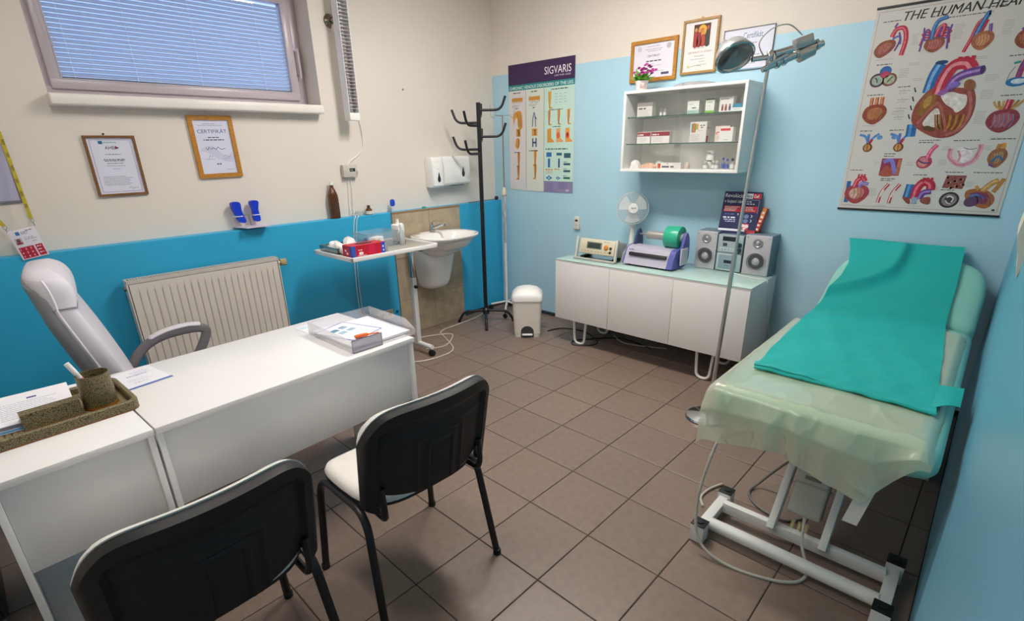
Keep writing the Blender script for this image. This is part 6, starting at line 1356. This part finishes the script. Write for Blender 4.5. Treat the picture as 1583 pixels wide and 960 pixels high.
# counter arm and clamp block on the other side
ar = rv*1.0; mb = MB(); mb.tube([tp+rv*-.03+Vector((0, 0, -.055)), tp+rv*.10+Vector((0, 0, .0)), tp+rv*.245+Vector((0, 0, .055))], [.013, .020, .015], 12); mb.build('counter_arm', M('#C8C5C0', .22, .9), t)
for k_ in (.03, .06, .12, .21):
    pa = tp+rv*k_+Vector((0, 0, .42*k_-.043)); mb = MB(); mb.tube([pa, pa+rv*.012+Vector((0, 0, .005))], .025, 14); mb.build('arm_collar', CHROME, t)
mb = MB(); mb.tube([tp+rv*.0+Vector((0, -.03, -.04)), tp+rv*.09+Vector((0, -.03, .005))], .009, 10); mb.build('lock_lever', CHROME, t)
mb = MB(); mb.tube([tp+rv*.135+Vector((0, 0, .0)), tp+rv*.20+Vector((0, 0, .03))], .030, 14); mb.build('friction_joint', M('#BDBAB4', .28, .8), t)
c_ = tp+rv*.15+Vector((0, 0, .06)); mb = MB(); mb.X = Matrix.Translation(c_) @ Matrix.Rotation(rad(43), 4, 'Z') @ Matrix.Rotation(rad(-18), 4, 'Y'); mb.box(-.042, .042, -.022, .022, -.022, .026, .006); mb.build('transformer_block', M('#B5B3AE', .3, .8), t)
mb = MB(); mb.tube([tp+rv*.02+Vector((0, 0, .01)), tp+rv*.10+Vector((0, 0, .03))], .019, 12); mb.build('knuckle', CHROME, t)
mb = MB(); mb.tube(catmull([tp+Vector((-.02, -.02, .0)), tp+rv*-.06+Vector((0, 0, .06)), tp+rv*-.01+Vector((0, 0, .118)), tp+rv*.07+Vector((0, 0, .135)), tp+rv*.14+Vector((0, 0, .09))], 8), .0030, 6); mb.build('flex', M('#A8A29A', .35), t)

# cream sheet bulging off the right wall
t = thing('paper_roll_cover', 'cream paper cover bulging off the wall beside the couch', 'cover', (XR-.0012, -1.33, 1.145), -90)
mb = MB(); mb.prism([(p.x, p.y) for p in catmull([(0, 0, 0), (-.016, .05, 0), (-.031, .11, 0), (-.029, .18, 0), (-.022, .40, 0), (0, .45, 0)], 4, True)], 'x', -.13, .13)
mb.build('cover', M('#E4DCCA', .6), t)
# dark low cabinet past the short desk end
t = thing('dark_cabinet', 'dark green grey low cabinet beyond the short desk end', 'cabinet', (.92, -4.25, 0), 0)
DK = M('#2C3432', .4, nv=.05)
mb = MB(); mb.box(-.55, .55, -.19, .19, .05, .62, .004); mb.build('carcass', DK, t)
mb = MB(); mb.box(-.54, .54, -.18, .196, 0, .0495, .002); mb.build('plinth', M('#6A6E6C', .5), t)
for sx in (-1, 1): mb = MB(); mb.box(min(0, sx*.545)+.002, max(0, sx*.545)-.002, .1905, .206, .055, .615, .003); d_ = mb.build('door', DK, t); mb = MB(); mb.cyl((sx*.04, .207, .33), (sx*.04, .226, .33), .010, n=12); mb.build('knob', STEEL, d_)

# ================================================================== EXAMINATION COUCH
t = thing('examination_couch', 'mint green electric examination couch with white steel base', 'couch', (3.388, -1.05, 0), 0)
MINT = M('#8FCFC0', .38, nv=.02, bump=.08, bs=200); CW = M('#E6E6E2', .3)
hx = .348
def cushion(mb, secs, r_=.045):
    """rounded slab: sections along its length, each (y, z centre, half width, half thickness)"""
    N = 40; vs, fs = [], []
    for y, z, w, h in secs:
        for k in range(N):
            th = 2*math.pi*k/N; c, q = math.cos(th), math.sin(th)
            vs.append((w*math.copysign(abs(c)**.28, c), y, z+h*math.copysign(abs(q)**.55, q)))
    for i in range(len(secs)-1):
        for k in range(N): fs.append([i*N+k, i*N+(k+1) % N, (i+1)*N+(k+1) % N, (i+1)*N+k])
    fs += [list(range(N))[::-1], [(len(secs)-1)*N+k for k in range(N)]]
    return mb.add(vs, fs)
# seat section: y -0.965 .. 0.44 local (world -2.015 .. -0.61)
zc, ht = .630, .068
sec = []
for d, f, g_ in ((0, .90, .35), (.006, .94, .62), (.02, .975, .86), (.05, 1, 1)): sec.append((-.965+d, zc, hx*f, ht*g_))
for d, f, g_ in ((.05, 1, 1), (.02, .975, .86), (.006, .94, .62), (0, .90, .35)): sec.append((.440-d, zc, hx*f, ht*g_))
mb = MB(); cushion(mb, sec); mb.build('seat_cushion', MINT, t, smooth=60)
# raised back section, hinged
th = rad(23.5); L = .60
sec = []
for d, f, g_ in ((0, .90, .35), (.006, .94, .62), (.02, .975, .86), (.05, 1, 1)): sec.append((d, 0, hx*f, ht*g_))
for d, f, g_ in ((.26, 1, 1), (.18, .985, 1), (.11, .94, 1), (.06, .86, .98), (.025, .76, .86), (.006, .66, .6), (0, .58, .3)): sec.append((L-d, 0, hx*f, ht*g_))
mb = MB(); mb.X = Matrix.Translation((0, .452, zc+.012)) @ Matrix.Rotation(th, 4, 'X'); cushion(mb, sec); mb.build('back_cushion', MINT, t, smooth=60)
mb = MB(); mb.X = Matrix.Translation((0, .452, zc+.012)) @ Matrix.Rotation(th, 4, 'X'); mb.box(-.25, .25, .03, .5, -.095, -.066, .004); mb.build('back_frame', CW, t)
mb = MB(); mb.box(-.26, .26, -.85, .42, .525, .560, .004); mb.build('seat_frame', CW, t)
# bases: one at the foot, one at the head
for yb, s_ in ((-.835, 1), (.30, -1)):
    for sx in (-1, 1):
        mb = MB(); mb.box(sx*.318-.02, sx*.318+.02, yb-.135, yb+.135, .028, .068, .003); fb = mb.build('foot_bar', CW, t)
        for q in (-1, 1):
            mb = MB(); mb.box(sx*.318-.028, sx*.318+.028, yb+q*.142-.028, yb+q*.142+.028, .004, .082, .002); leg = mb.build('foot_block', CW, fb)
            mb = MB(); mb.box(sx*.318-.029, sx*.318+.029, yb+q*.142-.029, yb+q*.142+.029, .0825, .088, .002); mb.cyl((sx*.318, yb+q*.142, .088), (sx*.318, yb+q*.142, .093), .014, n=14); mb.build('cap', BLACKP, leg)
            mb = MB(); mb.box(sx*.318-.022, sx*.318+.022, yb+q*.142-.022, yb+q*.142+.022, 0, .0042); mb.build('rubber_pad', BLACKP, leg)
    mb = MB(); mb.tube([(-.30, yb-.075*s_, .050), (.30, yb-.075*s_, .050)], .026, 20); mb.build('cross_tube', CW, t)
    mb = MB(); mb.box(-.30, .30, yb+.065*s_-.015, yb+.065*s_+.015, .032, .082, .003); mb.build('cross_bar', CW, t)
for sx in (-1, 1):
    for y0, y1 in ((-.80, -.38), (.28, .16)):
        mb = MB(); mb.X = None; a, b = Vector((sx*.095-.0, y0, .065)), Vector((sx*.095, y1, .53)); d = (b-a); ln = d.length
        mb.X = Matrix.Translation(a) @ d.to_track_quat('Z', 'X').to_matrix().to_4x4(); mb.box(-.030, .030, -.014, .014, 0, ln, .003); mb.build('lift_arm', CW, t)
mb = MB(); mb.tube([(0, -.42, .20), (0, .10, .42)], .024, 14); mb.build('actuator', M('#77787A', .35, .5), t)
# control box hung between the arms
mb = MB(); mb.X = Matrix.Translation((-.005, -.700, .115)) @ Matrix.Rotation(rad(-32), 4, 'X'); mb.box(-.062, .062, -.05, .045, 0, .20, .012, 3); cb = mb.build('control_box', M('#C9C6BA', .45), t)
mb = MB(); mb.X = Matrix.Translation((-.005, -.700, .115)) @ Matrix.Rotation(rad(-32), 4, 'X'); mb.box(-.066, .066, -.054, .049, .128, .136, .003); mb.build('seam_lip', M('#B4B1A6', .45), cb)
mb = MB(); mb.X = Matrix.Translation((-.005, -.700, .115)) @ Matrix.Rotation(rad(-32), 4, 'X'); mb.box(-.03, .03, -.052, -.0495, .15, .165, .001); mb.build('rating_plate', M('#7A7A72', .5), cb)
for k in range(3): mb = MB(); mb.cyl((-.03+.025*k, -.73, .105), (-.03+.025*k, -.75, .07), .008, n=10); mb.build('plug', M('#C8B98A', .5), cb)
# vinyl flap strap
mb = MB(); mb.slab(lambda u, v: (.205+.022*(2*u-1)-.035*(1-v), -.955-.03*(1-v), .36+.20*v), lambda u, v: (.205+.022*(2*u-1)-.035*(1-v), -.952-.03*(1-v), .36+.20*v), 2, 8); mb.build('strap', M('#DAD8D0', .4), t)
# cables of the couch
GC = M('#BDB9AE', .45)
mb = MB(); mb.tube(catmull([(3.085, -1.93, .52), (3.07, -2.02, .38), (3.06, -2.06, .20), (3.10, -2.10, .06), (3.22, -2.10, .008), (3.40, -2.05, .008), (3.465, -1.97, .02), (3.42, -1.90, .10), (3.40, -1.82, .16)], 8), .006, 8)
tag(mb.build('handset_cable', GC), 'pale handset cable hanging from couch foot end to the floor', 'cable')
mb = MB(); mb.tube(catmull([(3.30, -1.60, .30), (3.22, -1.50, .16), (3.14, -1.50, .03), (3.12, -1.58, .008), (3.19, -1.66, .008), (3.30, -1.68, .008), (3.36, -1.62, .008)], 8), .006, 8)
tag(mb.build('mains_cable', M('#6C6A66', .45)), 'dark grey mains cable looping under the couch', 'cable')
mb = MB(); mb.tube(catmull([(3.00, -1.60, .008), (2.97, -1.68, .008), (2.965, -1.76, .008), (3.0, -1.82, .008)], 8), .006, 8)
tag(mb.build('floor_cable', GC), 'short pale cable loop on the floor outside the couch foot', 'cable')

# milky plastic cover over the foot half of the couch
def top_z(x, y):
    """height of the couch surface in world coordinates"""
    if y < -.60: base = .698
    else: base = .698 + (y+.60)*math.tan(th)*1.02
    return base
def hem(u):
    """how far the cover hangs below the top along the foot end; u from the open side to the wall side"""
    pts = [(0, .20), (.10, .205), (.20, .185), (.32, .165), (.42, .165), (.55, .195), (.70, .215), (.82, .235), (.91, .12), (1, .02)]
    for (a, p), (b, q) in zip(pts, pts[1:]):
        if a <= u <= b: return p+(q-p)*(u-a)/(b-a)
    return .02
def crease(x, y):
    a = noise.noise(Vector((x*5.5+y*1.3, y*3.2, .3))); b = noise.noise(Vector((x*11-y*4, y*7+x*3, 4.1)))
    return .0045*(1-abs(a))**9+.002*(1-abs(b))**8
def cover(u, v):
    # v 0..1 : 0 = edge up the couch, .72 = foot edge of the couch, 1 = hem
    x0, x1 = 3.020, 3.712
    x = x0+(x1-x0)*u
    n1 = .5*math.sin(9*u+4*v)+.5*math.sin(23*u-11*v+1.3); n2 = math.sin(17*u+2)*.6+math.sin(41*u+.5)*.4
    head = -.83 - .10*math.sin(u*5+.6) - .20*(1-u)*.3
    if v <= .72:
        f = v/.72; y = head+( -2.005-head)*f; z = .7045+.0018*(1+n1)+crease(x, y)*(0.0 if (-1.80 < y and 3.05 < x < 3.70) else 1.0)
        e = max(0, (.05-u)/.05); z -= e*e*.030; x -= e*.004
        e2 = max(0, (u-.955)/.045); z -= e2*e2*.035; x += e2*.008
        zz = max(0, (f-.955)/.045); z -= zz*zz*.018
        return (x, y, z)
    f = (v-.72)/.28; drop = hem(u)*f
    e = max(0, (.05-u)/.05); e2 = max(0, (u-.955)/.045)
    bulge = .026*min(1, f*3)+.014*n2*f+crease(x*1.3, 5+drop*1.2)*1.3+.016*f*math.exp(-((u-.40)/.05)**2)*-1
    return (x-e*.004+e2*.008+.012*f*math.sin(6*u), -2.008-bulge, .685-e*e*.030-e2*e2*.035-drop+.004*n2*f)
CV = film('milky_cover_plastic', '#EEF1D6', .22, .20, .075)
mb = MB(); mb.grid(cover, 150, 130)
tag(mb.build('couch_cover', CV, smooth=70, fix=False), 'milky wrinkled plastic cover hanging over the couch foot end', 'cover')
# turquoise sheet
def spine(s):
    """centre-line profile along the sheet, s in metres from the head end: (y, z)"""
    pts = [(-.028, .985), (-.14, .930), (-.34, .835), (-.52, .757), (-.62, .722), (-.75, .7135), (-1.1, .7135), (-1.765, .7135)]
    acc = 0
    for (a, b), (c, d) in zip(pts, pts[1:]):
        l = math.hypot(c-a, d-b)
        if s <= acc+l: f = (s-acc)/l; return a+(c-a)*f, b+(d-b)*f
        acc += l
    return pts[-1]
LEN = 1.83
def interp(tab, v):
    for (a, p), (b, q) in zip(tab, tab[1:]):
        if v <= b: return p+(q-p)*max(0, v-a)/(b-a)
    return tab[-1][1]
LEFT = [(0, 3.040), (.06, 3.072), (.14, 3.102), (.22, 3.100), (.30, 3.078), (.36, 3.066), (.55, 3.070), (.8, 3.085), (1, 3.107)]
RIGHT = [(0, 3.597), (.2, 3.615), (.36, 3.622), (.6, 3.650), (1, 3.690)]
FOLD = [(.56, -.02), (.49, .05), (.47, .11), (.42, .165), (.30, .215), (.12, .265), (-.05, .315)]
def sheet(u, v):
    y, z = spine(v*LEN)
    left = interp(LEFT, v); right = interp(RIGHT, v)
    x = left+(right-left)*u
    # diagonal fold over the back rest
    if v < .42:
        best, sg = 9, 1
        for (a, b), (c, d) in zip(FOLD, FOLD[1:]):
            ex, ey = c-a, (d-b)*3.0; px, py = u-a, (v-b)*3.0; tt = max(0, min(1, (px*ex+py*ey)/(ex*ex+ey*ey)))
            dx, dy = px-ex*tt, py-ey*tt; ds = math.hypot(dx, dy)
            if ds < best: best = ds; sg = 1 if ex*py-ey*px > 0 else -1
        k = min(1, v/.03)*.034
        z += k*(math.exp(-best/.16) if sg > 0 else math.exp(-(best/.05)**2)*1.0 - .22*math.exp(-((best-.12)/.07)**2))
    z += .0022*math.sin(31*u+17*v)*math.sin(13*v*3+5*u)*(.3+v) + .0020*math.sin(7*u+40*v)
    if v > .94: z += .012*math.exp(-((v-.97)/.018)**2)*(1+.7*math.sin(u*5+.8))
    z += .012*max(0, 1-max(0, v-.26)/.12)
    return (x, y-.02*u*v+.012*math.sin(u*3)*v, z+.5*crease(x*1.3+7, y*1.1)*(.15+.85*min(1, v*1.6)))
TQ = M('#0FACA6', .62, nv=.03, ns=4, bump=.25, bs=90)
mb = MB(); mb.slab(sheet, lambda u, v: tuple(Vector(sheet(u, v))-Vector((0, 0, .0016))), 60, 150)
ts = tag(mb.build('turquoise_sheet', TQ, smooth=60), 'turquoise paper sheet laid along the couch over the back rest', 'sheet')
mb = MB(); mb.slab(lambda u, v: (3.672+.072*u, -1.745+.24*v+.05*u*(1-v)+.02*u, .7155+.010*math.sin(3.1*u)*(1-v)), lambda u, v: (3.672+.072*u, -1.745+.24*v+.05*u*(1-v)+.02*u, .7140+.010*math.sin(3.1*u)*(1-v)), 8, 10)
mb.build('folded_corner', TQ, ts)
mb = MB()
mb.tube(catmull([sheet(k/20, 1.0) for k in range(21)], 3), .0065, 8)
mb.build('folded_edge', TQ, ts)

# ------------------------------------------------------------------ look-alike things carry the same group
GROUPS = {'framed_certificate': 'framed certificates on the walls', 'medicine_box': 'medicine cartons in the wall cabinet', 'glass_ampoule': 'small vials in the wall cabinet',
          'visitor_chair': 'visitor chairs in front of the desks', 'office_desk': 'white desks set end to end', 'loudspeaker': 'pair of loudspeakers', 'wall_dispenser': 'dispensers beside the basin',
          'ceiling_lamp': 'ceiling lamps', 'power_cord': 'cords on the floor', 'gauze_wad': 'gauze on the overbed table', 'paper_sheet': 'papers on the desks', 'leaflet': 'leaflets on the desks'}
for o in list(COL.objects):
    if o.parent is None and 'group' not in o and 'label' in o:
        g_ = GROUPS.get(o.name.split('.')[0])
        if g_: o['group'] = g_
